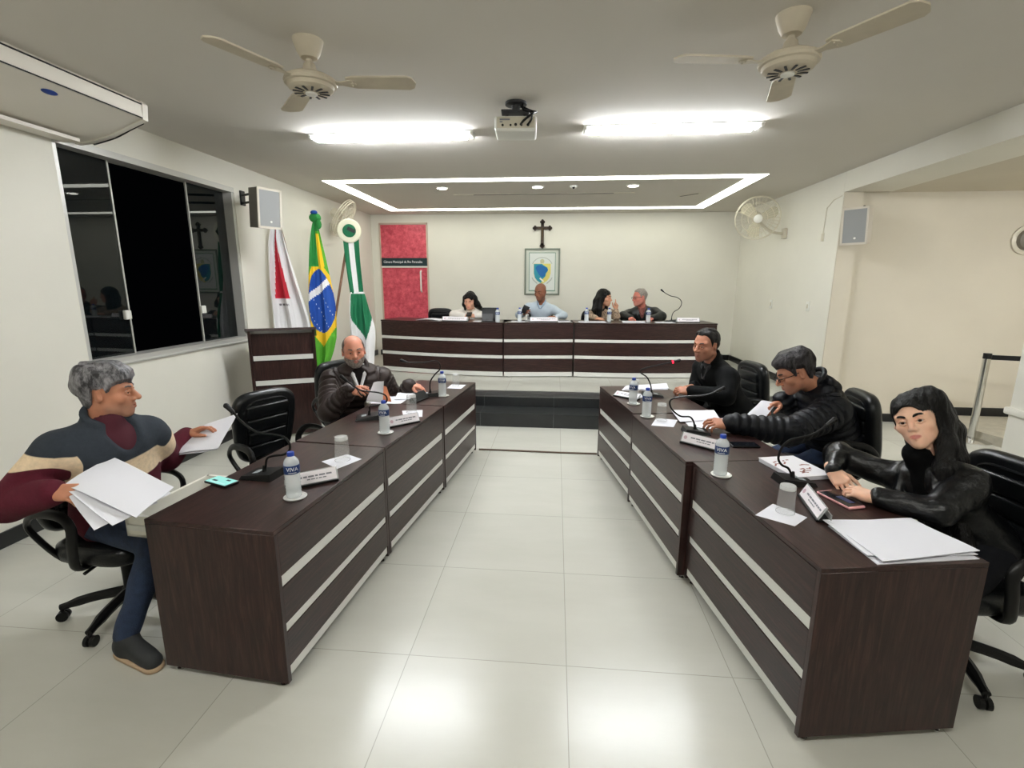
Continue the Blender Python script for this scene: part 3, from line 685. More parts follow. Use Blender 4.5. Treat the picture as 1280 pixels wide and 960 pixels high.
glass(.70,4.22,'upturned glass behind farthest bottle on the right desks')

def sheet_mesh(mb, c4, z, th=.0016, nx=7, ny=7, fn=None):
    a,b,c,d = [Vector((*p[:2],(p[2] if len(p) > 2 else z))) for p in c4]
    top = []
    for j in range(ny+1):
        for i in range(nx+1):
            u, v = i/nx, j/ny; p = a.lerp(b,u).lerp(d.lerp(c,u),v)
            if fn: p.z += fn(u,v)
            top.append(p)
    n = len(top); vs = top+[p-Vector((0,0,th)) for p in top]; fs = []
    I = lambda i,j: j*(nx+1)+i
    for j in range(ny):
        for i in range(nx):
            q = (I(i,j),I(i+1,j),I(i+1,j+1),I(i,j+1)); fs.append(q); fs.append(tuple(n+k for k in reversed(q)))
    rim = [I(i,0) for i in range(nx+1)]+[I(nx,j) for j in range(1,ny+1)]+[I(i,ny) for i in range(nx-1,-1,-1)]+[I(0,j) for j in range(ny-1,0,-1)]
    for k in range(len(rim)): x,y = rim[k], rim[(k+1)%len(rim)]; fs.append((x,n+x,n+y,y))
    mb.poly(vs, fs); return mb
def sheet(name, label, cat, c4, z=H, th=.0016, fn=None, m=PAPER, group=None, lines=0):
    mb = MB(m, GREYP); sheet_mesh(mb, c4, z+th, th, fn=fn)
    if lines:
        mb.mi = 1; a,b,c,d = [Vector((*p[:2],(p[2] if len(p) > 2 else z+th))) for p in c4]
        for k in range(lines):
            v = .14+.72*k/max(1,lines-1); v2 = v+.018; u1 = .88 if k%4 != 3 else .55
            N_ = 6; pts = []
            for vv in (v,v2):
                for i in range(N_+1):
                    u = .12+(u1-.12)*i/N_; p = a.lerp(b,u).lerp(d.lerp(c,u),vv); p.z += .0009+(fn(u,vv) if fn else 0); pts.append(p)
            mb.poly(pts, [(i,i+1,N_+2+i,N_+1+i) for i in range(N_)])
    o = mb.build(name); return setp(o, label, cat, group)
NG = 'paper napkins under glasses'

sheet('napkin','white paper napkin under nearest glass on the left','napkin',[(-1.219,2.358),(-1.09,2.267),(-1.022,2.414),(-1.131,2.479)],th=.001,group=NG)
sheet('napkin','white paper napkin under glass behind second left name plate','napkin',[(-1.06,3.27),(-.926,3.283),(-.975,3.47),(-1.12,3.43)],th=.001,group=NG)
sheet('napkin','white paper napkin at far end of the left desks','napkin',[(-.965,4.25),(-.833,4.242),(-.82,4.42),(-.955,4.42)],th=.001,group=NG)
sheet('napkin','white paper napkin under glass beside two bottles, right desks','napkin',[(.652,3.222),(.793,3.198),(.862,3.381),(.72,3.408)],th=.001,group=NG)
sheet('napkin','white paper napkin under near right glass, corner at desk edge','napkin',[(.832,1.939),(.950,1.856),(1.035,1.937),(.95,2.055)],th=.001,group=NG)
sheet('napkin','white napkin on the rostrum left of bald man','napkin',[(-.66,7.22),(-.45,7.22),(-.45,7.40),(-.66,7.40)],BT,.001,group=NG)

# name plates: black base, clear sloped acrylic, printed card
CARD = mat('printed_card',(238,232,236),.6); PINKP = mat('print_rose',(206,176,186),.7)
def plate(label, a, b, up=.055, dark=False, z=H, lean=.028, group='desk name plates'):
    a, b = Vector(a), Vector(b); d = b-a; L = d.length; ang = math.atan2(d.y,d.x); c = (a+b)/2
    t = thing('name_plate', label, 'name plate', (c.x,c.y,z), ang, group)   # readable side faces local -y
    MB(BLACK).box((0,.02,.005),(L,.055,.010),None,.002).build('base', t)
    th = math.atan2(lean,up); ln = math.hypot(lean,up); M = Matrix.Translation((0,.0,.009)) @ Matrix.Rotation(-th,4,'X')
    MB(BLACK if dark else ACRYL).box((0,.0,ln/2),(L,.004,ln),M).box((0,.045,.02),(L,.004,.03)).build('holder', t)
    if not dark:
        cm = MB(CARD); cm.box((0,-.0035,ln/2),(L*.94,.002,ln*.88),M); cd_ = cm.build('card', t)
        g = MB(GREYP, PINKP); rnd = random.Random(int(c.x*1000)); x = -L*.26
        while x < L*.36: w_ = rnd.uniform(.012,.03); g.box((x+w_/2,-.0048,ln*.56),(w_,.0008,.0075),M); x += w_+.005
        x = -L*.1
        while x < L*.2: w_ = rnd.uniform(.008,.018); g.box((x+w_/2,-.0048,ln*.34),(w_,.0008,.005),M); x += w_+.004
        g.mi = 1; g.lathe([(.011,0),(.011,.0008)],n=14,M=M @ Matrix.Translation((-L*.39,-.0046,ln*.48)) @ Matrix.Rotation(PI/2,4,'X'))
        g.build('printed_lines', cd_)
    return t
plate('white name plate behind nearest left bottle', (-1.205,1.985), (-1.02,2.125))
plate('white name plate behind middle left bottle', (-1.066,2.985), (-.906,3.15))
plate('black name plate seen from behind, before man in brown puffer', (-1.09,3.66), (-1.03,3.86), dark=True, lean=.045)
plate('white name plate in front of bent man in navy puffer', (.757,2.876), (.94,2.705))
plate('white name plate in front of man in plain black jacket', (.50,4.09), (.675,3.94), up=.03, lean=.05)
plate('white name plate beside pink phone, near right desk', (1.103,2.151), (1.058,1.90))
plate('white name plate in front of woman in white on rostrum', (-1.70,7.26), (-1.30,7.20), z=BT, up=.06)
plate('white name plate in front of bald man on rostrum', (-.38,7.25), (.04,7.29), z=BT, up=.06)
plate('white name plate at right end of the rostrum', (1.78,7.44), (2.12,7.46), z=BT, up=.06)

# gooseneck microphones: own bend each, path = (along heading, height)
def mic(label, x, y, head, path, z=H, base=(.115,.15), led=False, brz=None):
    t = thing('microphone', label, 'microphone', (x,y,z), math.atan2(head[1],head[0]), 'gooseneck desk microphones')
    bz = 0 if brz is None else brz; M = Matrix.Rotation(bz,4,'Z')
    b = MB(BLACK); w_,l = base
    b.poly([(-l*.45,-w_/2,0),(l*.55,-w_/2,0),(l*.55,w_/2,0),(-l*.45,w_/2,0),(-l*.40,-w_*.42,.034),(l*.5,-w_*.44,.016),(l*.5,w_*.44,.016),(-l*.40,w_*.42,.034)],[(3,2,1,0),(4,5,6,7),(0,1,5,4),(1,2,6,5),(2,3,7,6),(3,0,4,7)],M)
    bo = b.build('base', t)
    MB(mat('button_grey',(150,156,160),.4)).box((l*.2,0,.0265),(.035,.05,.006),M @ Matrix.Rotation(R(11),4,'Y')).build('talk_button', bo)
    P = [(0,0,.02)]+[(u,0,v) for u,v in path]; Q = smooth_path([Vector(p) for p in P],5)
    MB(BLACK).tube(Q,.0055,8).cyl(.012,.035,(0,0,.02),.006,14).build('gooseneck', t)
    e, e0 = Q[-1], Q[-4]; dr = (e-e0).normalized()
    hd = MB(BLACK); hd.rod(e-dr*.015, e+dr*.03, .0095,.012,14); hd.ball(e+dr*.032,.0135,(1,1,1),14); hd.build('capsule', t)
    if led: MB(mat('red_led',(255,40,70),.4,emis=3.,ecol=(255,30,60))).rod(e-dr*.016,e-dr*.026,.0125,n=14).build('led_ring', t)
    return t
mic('gooseneck microphone nearest on the left desks, before man in sweater',-1.40,2.14,(-.98,.1),[(-.011,.06),(-.023,.094),(-.06,.109),(-.118,.121),(-.151,.152),(-.142,.192),(-.101,.213),(.024,.226),(.098,.27),(.129,.305),(.149,.324)],base=(.13,.17))
mic('gooseneck microphone on the left desks before the empty chair',-1.282,3.205,(-.9,-.3),[(-.005,.06),(-.01,.087),(-.081,.095),(-.121,.116),(-.117,.157),(-.064,.183),(.049,.205),(.125,.265),(.145,.283)],base=(.13,.17))
mic('gooseneck microphone at far left hand of man in brown puffer',-1.04,3.95,(-.9,-.2),[(-.003,.115),(-.044,.181),(-.084,.22),(-.086,.267),(-.047,.294),(.05,.283),(.165,.285),(.197,.292)],base=(.12,.16))
mic('gooseneck microphone with red light on the far right desk',.82,4.125,(1,0),[(-.004,.06),(-.012,.097),(-.043,.159),(-.091,.192),(-.099,.213),(-.054,.241),(.179,.3)],led=True,base=(.12,.17))
mic('gooseneck microphone before bent man in navy puffer',.897,3.084,(1,0),[(-.004,.045),(-.011,.074),(-.037,.104),(-.097,.108),(-.149,.149),(-.167,.195),(-.144,.222),(-.057,.237),(.05,.247),(.125,.279)],base=(.12,.16))
mic('gooseneck microphone on the near right desk beside pink phone',1.143,2.309,(1,.1),[(-.007,.035),(-.012,.049),(-.028,.073),(-.06,.089),(-.079,.121),(-.073,.165),(-.054,.196),(-.022,.216),(.07,.239),(.138,.29)],base=(.12,.16))
mic('gooseneck microphone at right end of the rostrum',1.74,7.60,(-1,.1),[(-.005,.1),(-.03,.15),(-.09,.19),(-.125,.25),(-.12,.31),(-.06,.36),(.03,.38),(.11,.42),(.15,.45)],BT,(.12,.18))
def phone(name, label, c4, case, screen, z=H, icons=None):
    a,b,c,d = [Vector((*p,z)) for p in c4]; ctr = (a+b+c+d)/4; ux = ((b-a)+(c-d)).normalized(); L = ((b-a).length+(c-d).length)/2; W = ((d-a).length+(c-b).length)/2
    t = thing(name, label, 'phone', tuple(ctr), math.atan2(ux.y,ux.x))
    MB(case).box((0,0,.006),(L,W,.011),None,.0045,3).build('case', t)
    s = MB(screen).box((0,0,.012),(L*.93,W*.90,.0012)).build('screen', t)
    if icons:
        for (x,y,w_,h_,m_) in icons: MB(m_).box((x*L,y*W,.0129),(w_*L,h_*W,.0006)).build('screen_panel', s)
    return t
SCRT = mat('teal_screen',(150,220,214),.3,emis=.25,ecol=(150,225,218)); SCRB = mat('dark_screen',(14,17,24),.12); ICON = mat('screen_icon',(20,64,70),.4)
phone('smartphone','black smartphone with lit teal screen on near left desk corner',[(-1.636,2.03),(-1.495,1.978),(-1.47,2.048),(-1.61,2.10)],BLACK,SCRT,icons=[(-.22,-.12,.2,.16,ICON),(.2,.2,.16,.14,ICON),(.0,-.3,.7,.1,mat('screen_pale',(196,240,236),.4,emis=.2))])
phone('smartphone','smartphone in pink case on near right desk',[(1.214,2.01),(1.292,2.05),(1.300,2.208),(1.224,2.200)],mat('pink_case',(236,170,172),.45),SCRB,icons=[(.1,-.1,.35,.4,mat('screen_blue',(34,52,96),.3))])
phone('smartphone','dark smartphone before bent man in navy puffer',[(1.03,2.80),(1.19,2.815),(1.2,2.89),(1.04,2.885)],BLACK,SCRB)
phone('smartphone','dark smartphone lying before man in brown puffer',[(-1.33,4.03),(-1.215,4.0),(-1.195,4.11),(-1.31,4.13)],mat('plum_case',(52,34,44),.5),SCRB)
# booklet with printed cover
t = thing('booklet','white booklet with rust print on near right desk','book',(1.225,2.475,H),R(14))
MB(PAPER).box((0,0,.011),(.20,.27,.02),None,.002).build('pages', t)
cv = MB(mat('booklet_cover',(238,236,240),.4), mat('rust_print',(150,92,84),.6)); cv.box((0,0,.0225),(.205,.275,.003)); cv.mi = 1
rnd = random.Random(5)
for k in range(16): cv.box((rnd.uniform(-.07,.07),rnd.uniform(-.09,.09),.0243),(rnd.uniform(.015,.04),.008,.0008),Matrix.Rotation(rnd.uniform(-.5,.9),4,'Z').to_4x4())
cv.build('cover', t)
# loose papers
wav = lambda k,a: (lambda u,v: a*(math.sin(u*5+k)+math.sin(v*6+k*2))*.5+a)
def stack(name, label, layers, z=H, th=.0025, cat='papers', group=None):
    t = setp(bpy.data.objects.new(name,None),label,cat,group); COL.objects.link(t); t.location = (0,0,0)
    zz = z
    c = Vector((sum(p[0] for p in layers[0])/4, sum(p[1] for p in layers[0])/4, z)); t.location = c
    for i,l in enumerate(layers):
        mb = MB(PAPER); sheet_mesh(mb, [(p[0]-c.x,p[1]-c.y,(p[2]-z if len(p) > 2 else 0)+zz-z+th) for p in l], 0, th*.9, fn=wav(i*1.7,.0035 if i else .0)); mb.build('sheet', t); zz += th+.002
    return t
stack('paper_stack','loose white paper stack on near right desk corner',[[(1.10,1.60),(1.475,1.67),(1.43,1.93),(1.08,1.87)],[(1.09,1.64),(1.48,1.685),(1.435,1.945),(1.075,1.90)],[(1.115,1.60),(1.497,1.70),(1.43,1.94),(1.09,1.885)]])
stack('paper_stack','papers under the hands of man in plain black jacket',[[(.60,4.33),(1.02,4.40),(1.05,4.68),(.66,4.52)],[(.62,4.35),(1.03,4.42),(1.06,4.66),(.67,4.5)]],th=.0015)
sheet('paper_sheet','white sheet left of bottles on far right desk','papers',[(.52,4.08),(.66,3.96),(.80,4.16),(.60,4.26)],lines=7)
stack('paper_stack','papers spread before bent man in navy puffer',[[(.90,3.17),(1.15,3.2),(1.17,3.50),(.90,3.42)],[(.86,3.30),(1.16,3.42),(1.19,3.66),(.87,3.62)]],th=.0015)
sheet('paper_sheet','white sheet beside left hand of bent man in navy puffer','papers',[(1.13,3.22),(1.42,3.27),(1.40,3.50),(1.16,3.45)],lines=9)
stack('paper_stack','papers before man in brown puffer',[[(-1.45,3.62),(-1.20,3.64),(-1.18,3.92),(-1.44,3.85)],[(-1.28,3.74),(-1.12,3.80),(-1.18,4.06),(-1.33,3.98)]],th=.0018)
sheet('folder_sheet','opened white booklet before woman in white on rostrum','papers',[(-2.12,7.35),(-1.75,7.28),(-1.70,7.50),(-2.08,7.56)],BT,.006,lambda u,v: .02*math.sin(u*PI))
sheet('paper_sheet','white sheet beside tablet on the left rostrum','papers',[(-1.22,7.20),(-.98,7.16),(-.98,7.35),(-1.22,7.38)],BT,.004)
sheet('paper_sheet','papers right of bald man on the rostrum','papers',[(.03,7.29),(.22,7.32),(.22,7.50),(.03,7.48)],BT,.006,lines=6)
sheet('paper_sheet','papers before woman in patterned brown jacket','papers',[(.34,7.26),(.74,7.25),(.72,7.44),(.34,7.44)],BT,.008,lines=6)
sheet('paper_sheet','papers under hands of man in dark leather jacket','papers',[(.98,7.31),(1.30,7.30),(1.34,7.55),(1.0,7.56)],BT,.010,lines=6)
sheet('paper_sheet','white sheet between man in leather and rostrum microphone','papers',[(1.46,7.32),(1.74,7.34),(1.72,7.50),(1.46,7.48)],BT,.006)
# tablet on the rostrum
t = thing('tablet','black tablet propped open beside woman in white','tablet',(-.97,7.27,BT),R(2))
M = Matrix.Rotation(R(-16),4,'X'); MB(BLACK).box((0,.0,.105),(.25,.008,.21),M,.003).box((0,-.05,.004),(.25,.12,.006)).build('case', t)
MB(DARKGREY).box((-.04,-.006,.06),(.16,.002,.11),M).build('cover_flap', t)

# ------------------------------------------------------------------ stanchion, floor cable, power box
t = thing('barrier_post','chrome queue barrier post with black belt in the alcove','barrier post',(4.456,5.43,0))
MB(CHROME).lathe([(0,0),(.17,0),(.172,.012),(.14,.022),(.04,.032),(0,.032)],n=36).build('base', t)
MB(CHROME).cyl(.033,.87,(0,0,.03),n=24).build('pole', t); MB(BLACK).cyl(.035,.055,(0,0,.89),n=24).build('belt_cassette', t)
MB(BLACK).box((.62,.0,.905),(1.2,.003,.05)).build('belt', t, rotz=R(-18))
c = MB(mat('brown_cable_cover',(84,66,54),.6)); c.tube([(-.735,4.62,.008),(-.4,4.615,.008),(.05,4.60,.008),(.43,4.60,.008)],.009,8,sub=4); o = c.build('floor_cable'); setp(o,'thin brown cable across the aisle floor between far desk ends','cable')
t = thing('power_box','small white socket box beside the lectern at dais edge','box',(-2.97,5.62,.1615),R(4))
MB(WHITE).box((0,0,.14),(.14,.10,.28),None,.006).build('housing', t)
for z in (.19,.09): MB(BLACK).rod((-.01,-.05,z),(-.01,-.054,z),.011,n=12).build('socket', t)

# ------------------------------------------------------------------ flags
def cloth(mb, path, width, fold_n, fold_a, mfun, nu=56, nv=150, facing=(0,-1,0), taper=None, depth=None):
    # path: list of (x,y,z) down the hang; width(s) across, folds push along the facing direction
    P = smooth_path([Vector(p) for p in path], 12); m = len(P)-1; F = Vector(facing).normalized(); S = F.cross(Vector((0,0,1))).normalized()*-1
    if S.x < 0: S = -S
    vs = []; 
    for j in range(nv+1):
        s = j/nv; k = s*m; i0 = min(m-1,int(k)); p = P[i0].lerp(P[i0+1],k-i0); wd = width(s)
        for i in range(nu+1):
            u = i/nu; a = fold_a*min(1,.25+s*1.3)
            ph = fold_n*2*PI*u+1.3*math.sin(s*3.1)
            off = a*math.sin(ph)+.4*a*math.sin(2.3*ph+s*5)
            vs.append(p+S*((u-.5)*wd+.25*a*math.cos(ph))+F*off)
    n = len(vs); vs2 = vs+[v-F*.003 for v in vs]; I = lambda i,j: j*(nu+1)+i
    for j in range(nv):
        for i in range(nu):
            mb.mi = mfun((i+.5)/nu,(j+.5)/nv); q = (I(i,j),I(i+1,j),I(i+1,j+1),I(i,j+1)); mb.poly([vs2[k] for k in q]+[vs2[n+k] for k in q],[(0,1,2,3),(7,6,5,4)])
    bmesh.ops.remove_doubles(mb.bm, verts=list(mb.bm.verts), dist=.0004)
FG = mat('flag_green',(36,132,58),.75); FG2 = mat('flag_lime_green',(88,168,46),.75); FY = mat('flag_yellow',(240,196,36),.75); FB = mat('flag_blue',(24,74,160),.75)
FW = mat('flag_white',(232,230,230),.75); FR = mat('flag_red',(190,24,48),.75); FD = mat('flag_dark_green',(10,104,66),.75); FK = mat('flag_letter',(120,116,118),.75)
POLE = mat('flag_pole_wood',(112,80,58),.45)
BASEF = (-3.02,6.02,.281)
t = thing('flag_stand','dark flag stand base on the dais edge behind the lectern','flag stand',(BASEF[0],6.05,.2815))
MB(mat('stand_wood',(60,42,36),.5)).lathe([(0,0),(.13,0),(.13,.03),(.09,.05),(.06,.06),(.05,.12),(0,.12)],n=30).build('base', t)
def flag(label, bot, top):
    t = thing('flag', label, 'flag', bot, 0, 'ceremonial flags on the dais'); q = Vector(top)-Vector(bot)
    MB(POLE).rod((0,0,0), q, .016, n=12).build('pole', t); return t, Vector(bot)
def rel(pts, b): return [Vector(p)-b for p in pts]
# white flag with red triangle
t, b = flag('white flag with red triangle, leftmost of three ceremonial flags', (-3.04,6.02,.36), (-3.29,5.74,2.50))
mb = MB(FW,FR,FK)
def f1(u,v):
    if v < .10 and u > .3: return 1
    if .10 <= v < .64 and .40-.26*(v-.1)/.54 < u < .50+.10*(v-.1)/.54 and not (v < .40 and .44 < u < .48): return 1
    if .67 < v < .69 and .22 < u < .52 and int(u*56)%4 < 3: return 2
    return 0
cloth(mb, rel([(-3.28,5.72,2.34),(-3.27,5.68,2.1),(-3.22,5.66,1.7),(-3.16,5.66,1.25),(-3.15,5.66,.80)],b), lambda s: .07+.36*min(1,s*1.25), 2.2, .045, f1, facing=(.35,-.94,0)); mb.build('cloth', t)
k = MB(FR); k.ball(Vector((-3.285,5.735,2.50))-b,.045,(.8,.8,1.3),12); k.ball(Vector((-3.25,5.73,2.44))-b,.035,(1,.8,.8),10); k.build('finial_bow', t)
# green, yellow and blue national flag
t, b = flag('green yellow and blue flag with white band, middle of three flags', (-3.02,6.04,.36), (-2.985,6.10,2.42))
mb = MB(FG2,FY,FB,FW,FG)
def f2(u,v):
    x = (u-.5)*2; 
    if v < .34:
        if v < .10: return 4
        return 1 if .52 < u < .86 and v > .12 else (4 if u < .5 else 0)
    y = (v-.535)/.21; dx = x/1.02
    if dx*dx+((v-.52)/.165)**2 < 1:
        if abs((v-.455)+.045*x) < .018: return 3
        h = (int(u*56)*7+int(v*150)*13)%67
        return 3 if (h == 0 and v > .5) else 2
    return 1 if abs(x)*.5+abs(v-.52)/.26 < 1. else 0
cloth(mb, rel([(-2.965,6.03,2.36),(-2.955,6.0,2.1),(-2.935,5.98,1.7),(-2.925,5.98,1.2),(-2.955,5.98,.80),(-3.0,5.98,.56)],b), lambda s: (.05+.26*min(1,s*1.9))*(1 if s < .72 else 1-(s-.72)*1.75), 1.7, .03, f2, facing=(.4,-.92,0)); mb.build('cloth', t)
k = MB(FG,FB); k.ball(Vector((-2.98,6.08,2.42))-b,.075,(1,.7,.8),14); k.mi = 1; k.ball(Vector((-2.98,6.06,2.48))-b,.045,(1,.7,.6),12); k.mi = 0; k.ball(Vector((-2.93,6.05,2.34))-b,.05,(.8,.7,1.2),12); k.build('finial_bow', t)
# green and white town flag with rosette
t, b = flag('green and white flag with round white rosette, rightmost of three', (-3.0,6.06,.36), (-2.70,6.42,2.30))
mb = MB(FW,FD)
def f3(u,v): return 1 if (v < .66-.55*abs(u-.62)-.1*u and v > .04 and u > .03+.1*v) else 0
cloth(mb, rel([(-2.60,6.33,1.52),(-2.58,6.31,1.3),(-2.545,6.30,1.0),(-2.56,6.30,.70),(-2.57,6.30,.42)],b), lambda s: .17+.17*min(1,s*2.2)-.06*s, 1.6, .035, f3, nv=70, facing=(.3,-.95,0)); mb.build('cloth', t)
mb = MB(FD,FW)
cloth(mb, rel([(-2.655,6.35,2.24),(-2.64,6.34,1.9),(-2.61,6.33,1.5)],b), lambda s: .20-.03*s, 1.0, .012, lambda u,v: 1 if .36 < u < .66 else 0, nu=18, nv=30, facing=(.3,-.95,0)); mb.build('ribbon', t)
Mq = Matrix.Translation(Vector((-2.665,6.345,2.29))-b) @ Matrix.Rotation(R(17),4,'Z') @ Matrix.Rotation(PI/2,4,'X')
k = MB(mat('rosette_cream',(232,228,204),.7),FD,BLACK); n0 = 26
k.lathe([(0,0),(.145,0),(.15,.012),(.14,.024),(.085,.026),(.08,.018),(0,.018)],n=40,M=Mq); k.mi = 1; k.lathe([(0,.018),(.082,.018),(.07,.034),(0,.040)],n=30,M=Mq); k.mi = 2; k.box((.02,.02,.036),(.10,.045,.014),Mq @ Matrix.Rotation(R(-25),4,'Z')); k.build('rosette', t)
# ================================================================== people
# bodies, clothes and hair are grown from smooth distance fields and meshed with surface nets
f32 = np.float32
class Field:
    def __init__(s, lo, hi, h):
        s.lo = np.array(lo,float); s.h = h; s.n = np.maximum(4, np.ceil((np.array(hi,float)-s.lo)/h).astype(int)+1)
        s.F = np.full(s.n, .5, f32); s.ax = [(s.lo[i]+h*np.arange(s.n[i])).astype(f32) for i in range(3)]
    def sub_(s, lo, hi, m):
        a = np.clip(np.floor((np.array(lo)-m-s.lo)/s.h).astype(int),0,s.n); b = np.clip(np.ceil((np.array(hi)+m-s.lo)/s.h).astype(int)+1,0,s.n)
        if np.any(b <= a): return None
        sl = tuple(slice(a[i],b[i]) for i in range(3))
        return sl, s.ax[0][sl[0]][:,None,None], s.ax[1][sl[1]][None,:,None], s.ax[2][sl[2]][None,None,:]
    def _mix(s, sl, d, k, op):
        F = s.F[sl]
        if op == 'sub': F, d = -F, d
        if k > 0:
            h = np.maximum(k-np.abs(F-d),0)/k; r = np.minimum(F,d)-h*h*k*.25
        else: r = np.minimum(F,d)
        s.F[sl] = -r if op == 'sub' else r
    def cone(s, a, b, ra, rb=None, k=.02, flat=None, op='add', rid=None):
        a = np.array(a,float); b = np.array(b,float); rb = ra if rb is None else rb; m = max(ra,rb)+k+.03
        q = s.sub_(np.minimum(a,b),np.maximum(a,b),m)
        if q is None: return s
        sl,X,Y,Z = q; ba = b-a; L2 = max(1e-9,float(ba@ba))
        px,py,pz = X-f32(a[0]),Y-f32(a[1]),Z-f32(a[2])
        t = (px*f32(ba[0])+py*f32(ba[1])+pz*f32(ba[2]))/f32(L2); tc = np.clip(t,0,1)
        qx,qy,qz = px-tc*f32(ba[0]),py-tc*f32(ba[1]),pz-tc*f32(ba[2]); d2 = qx*qx+qy*qy+qz*qz; sc = 1.
        if flat is not None:
            n,f = flat; n = np.array(n,float); n /= np.linalg.norm(n); c = qx*f32(n[0])+qy*f32(n[1])+qz*f32(n[2]); d2 = d2+c*c*f32(1/f**2-1); sc = (1+f)/2
        d = (np.sqrt(d2)-(ra+(rb-ra)*tc).astype(f32))*f32(sc)
        if rid: d = d-f32(rid[0])*(np.abs(np.sin(np.clip(t,-.2,1.2)*f32(math.sqrt(L2)*PI/rid[1])))-f32(.5))
        s._mix(sl, d.astype(f32), k, op); return s
    def ell(s, c, r, k=.02, rot=None, op='add'):
        c = np.array(c,float); r = np.array(r,float); m = k+.02; R_ = max(r) if rot is not None else r
        q = s.sub_(c-R_,c+R_,m)
        if q is None: return s
        sl,X,Y,Z = q; p = [X-f32(c[0])+0*Y+0*Z, Y-f32(c[1])+0*X+0*Z, Z-f32(c[2])+0*X+0*Y]
        if rot is not None:
            Rm = np.array(rot.to_3x3().inverted()) ; p = [sum(f32(Rm[i][j])*p[j] for j in range(3)) for i in range(3)]
        k0 = np.sqrt(sum((p[i]/f32(r[i]))**2 for i in range(3))); k1 = np.sqrt(sum((p[i]/f32(r[i]**2))**2 for i in range(3)))
        s._mix(sl, (k0*(k0-1)/np.maximum(k1,f32(1e-6))).astype(f32), k, op); return s
    def grid(s): return s.ax[0][:,None,None], s.ax[1][None,:,None], s.ax[2][None,None,:]
    def noise(s, amp, freq, seed=0, sc=(1,1,1)):
        X,Y,Z = s.grid(); rr = np.random.default_rng(seed); o = 0
        for _ in range(5):
            v = rr.normal(size=3); v /= np.linalg.norm(v); v *= freq*rr.uniform(.6,1.5)*np.array(sc); o = o+np.sin(X*f32(v[0])+Y*f32(v[1])+Z*f32(v[2])+f32(rr.uniform(0,6)))
        s.F += (o*f32(amp/2.5)).astype(f32); return s
def nets(F, lo, h):
    nx,ny,nz = F.shape; I = F < 0
    c = [(i,j,k) for i in (0,1) for j in (0,1) for k in (0,1)]
    cnt = sum(I[i:nx-1+i,j:ny-1+j,k:nz-1+k].astype(np.int8) for i,j,k in c)
    idx = np.argwhere((cnt > 0) & (cnt < 8)); V = np.zeros((len(idx),3)); n = np.zeros(len(idx))
    for a in range(8):
        for ax in (4,2,1):
            if a & ax: continue
            pa = np.array(c[a]); pb = np.array(c[a|ax]); A = F[tuple((idx+pa).T)]; B = F[tuple((idx+pb).T)]; m = (A < 0) != (B < 0)
            t = np.where(m, A/np.where(A-B == 0,1,A-B), 0)[:,None]; V += np.where(m[:,None], pa+(pb-pa)*t, 0); n += m
    V = (idx+V/n[:,None])*h+np.array(lo)
    mp = -np.ones((nx-1,ny-1,nz-1),np.int64); mp[tuple(idx.T)] = np.arange(len(idx)); Q = []
    for ax in range(3):
        u,v = (ax+1)%3,(ax+2)%3; s0 = [slice(None)]*3; s1 = [slice(None)]*3; s0[ax] = slice(0,-1); s1[ax] = slice(1,None)
        A = I[tuple(s0)]; B = I[tuple(s1)]; e = np.argwhere(A != B); sh = np.array(F.shape)
        ok = (e[:,u] > 0) & (e[:,v] > 0) & (e[:,u] < sh[u]-1) & (e[:,v] < sh[v]-1); e = e[ok]
        if not len(e): continue
        du = np.eye(3,dtype=int)[u]; dv = np.eye(3,dtype=int)[v]
        q = np.stack([mp[tuple((e-du-dv).T)],mp[tuple((e-dv).T)],mp[tuple(e.T)],mp[tuple((e-du).T)]],1)
        fl = A[tuple(e.T)]; q[~fl] = q[~fl][:,::-1]; Q.append(q)
    return V, np.concatenate(Q)
def np_mesh(name, V, Q, mats, parent=None, org=None, attrs=None):
    me = bpy.data.meshes.new(name); V = np.asarray(V,float)
    if org is not None: V = V-np.array(org)
    me.vertices.add(len(V)); me.vertices.foreach_set('co', V.astype(f32).ravel()); me.loops.add(Q.size); me.polygons.add(len(Q))
    me.polygons.foreach_set('loop_start', np.arange(0,Q.size,4,dtype=np.int32)); me.loops.foreach_set('vertex_index', Q.astype(np.int32).ravel())
    me.update(calc_edges=True); me.validate()
    for m in mats: me.materials.append(m)
    me.polygons.foreach_set('use_smooth', [True]*len(me.polygons))
    for k,v in (attrs or {}).items():
        a = me.attributes.new(k,'FLOAT','POINT'); a.data.foreach_set('value', np.asarray(v,f32))
    o = bpy.data.objects.new(name, me); COL.objects.link(o)
    if parent: o.parent = parent
    elif org is not None: o.location = tuple(org)
    return o
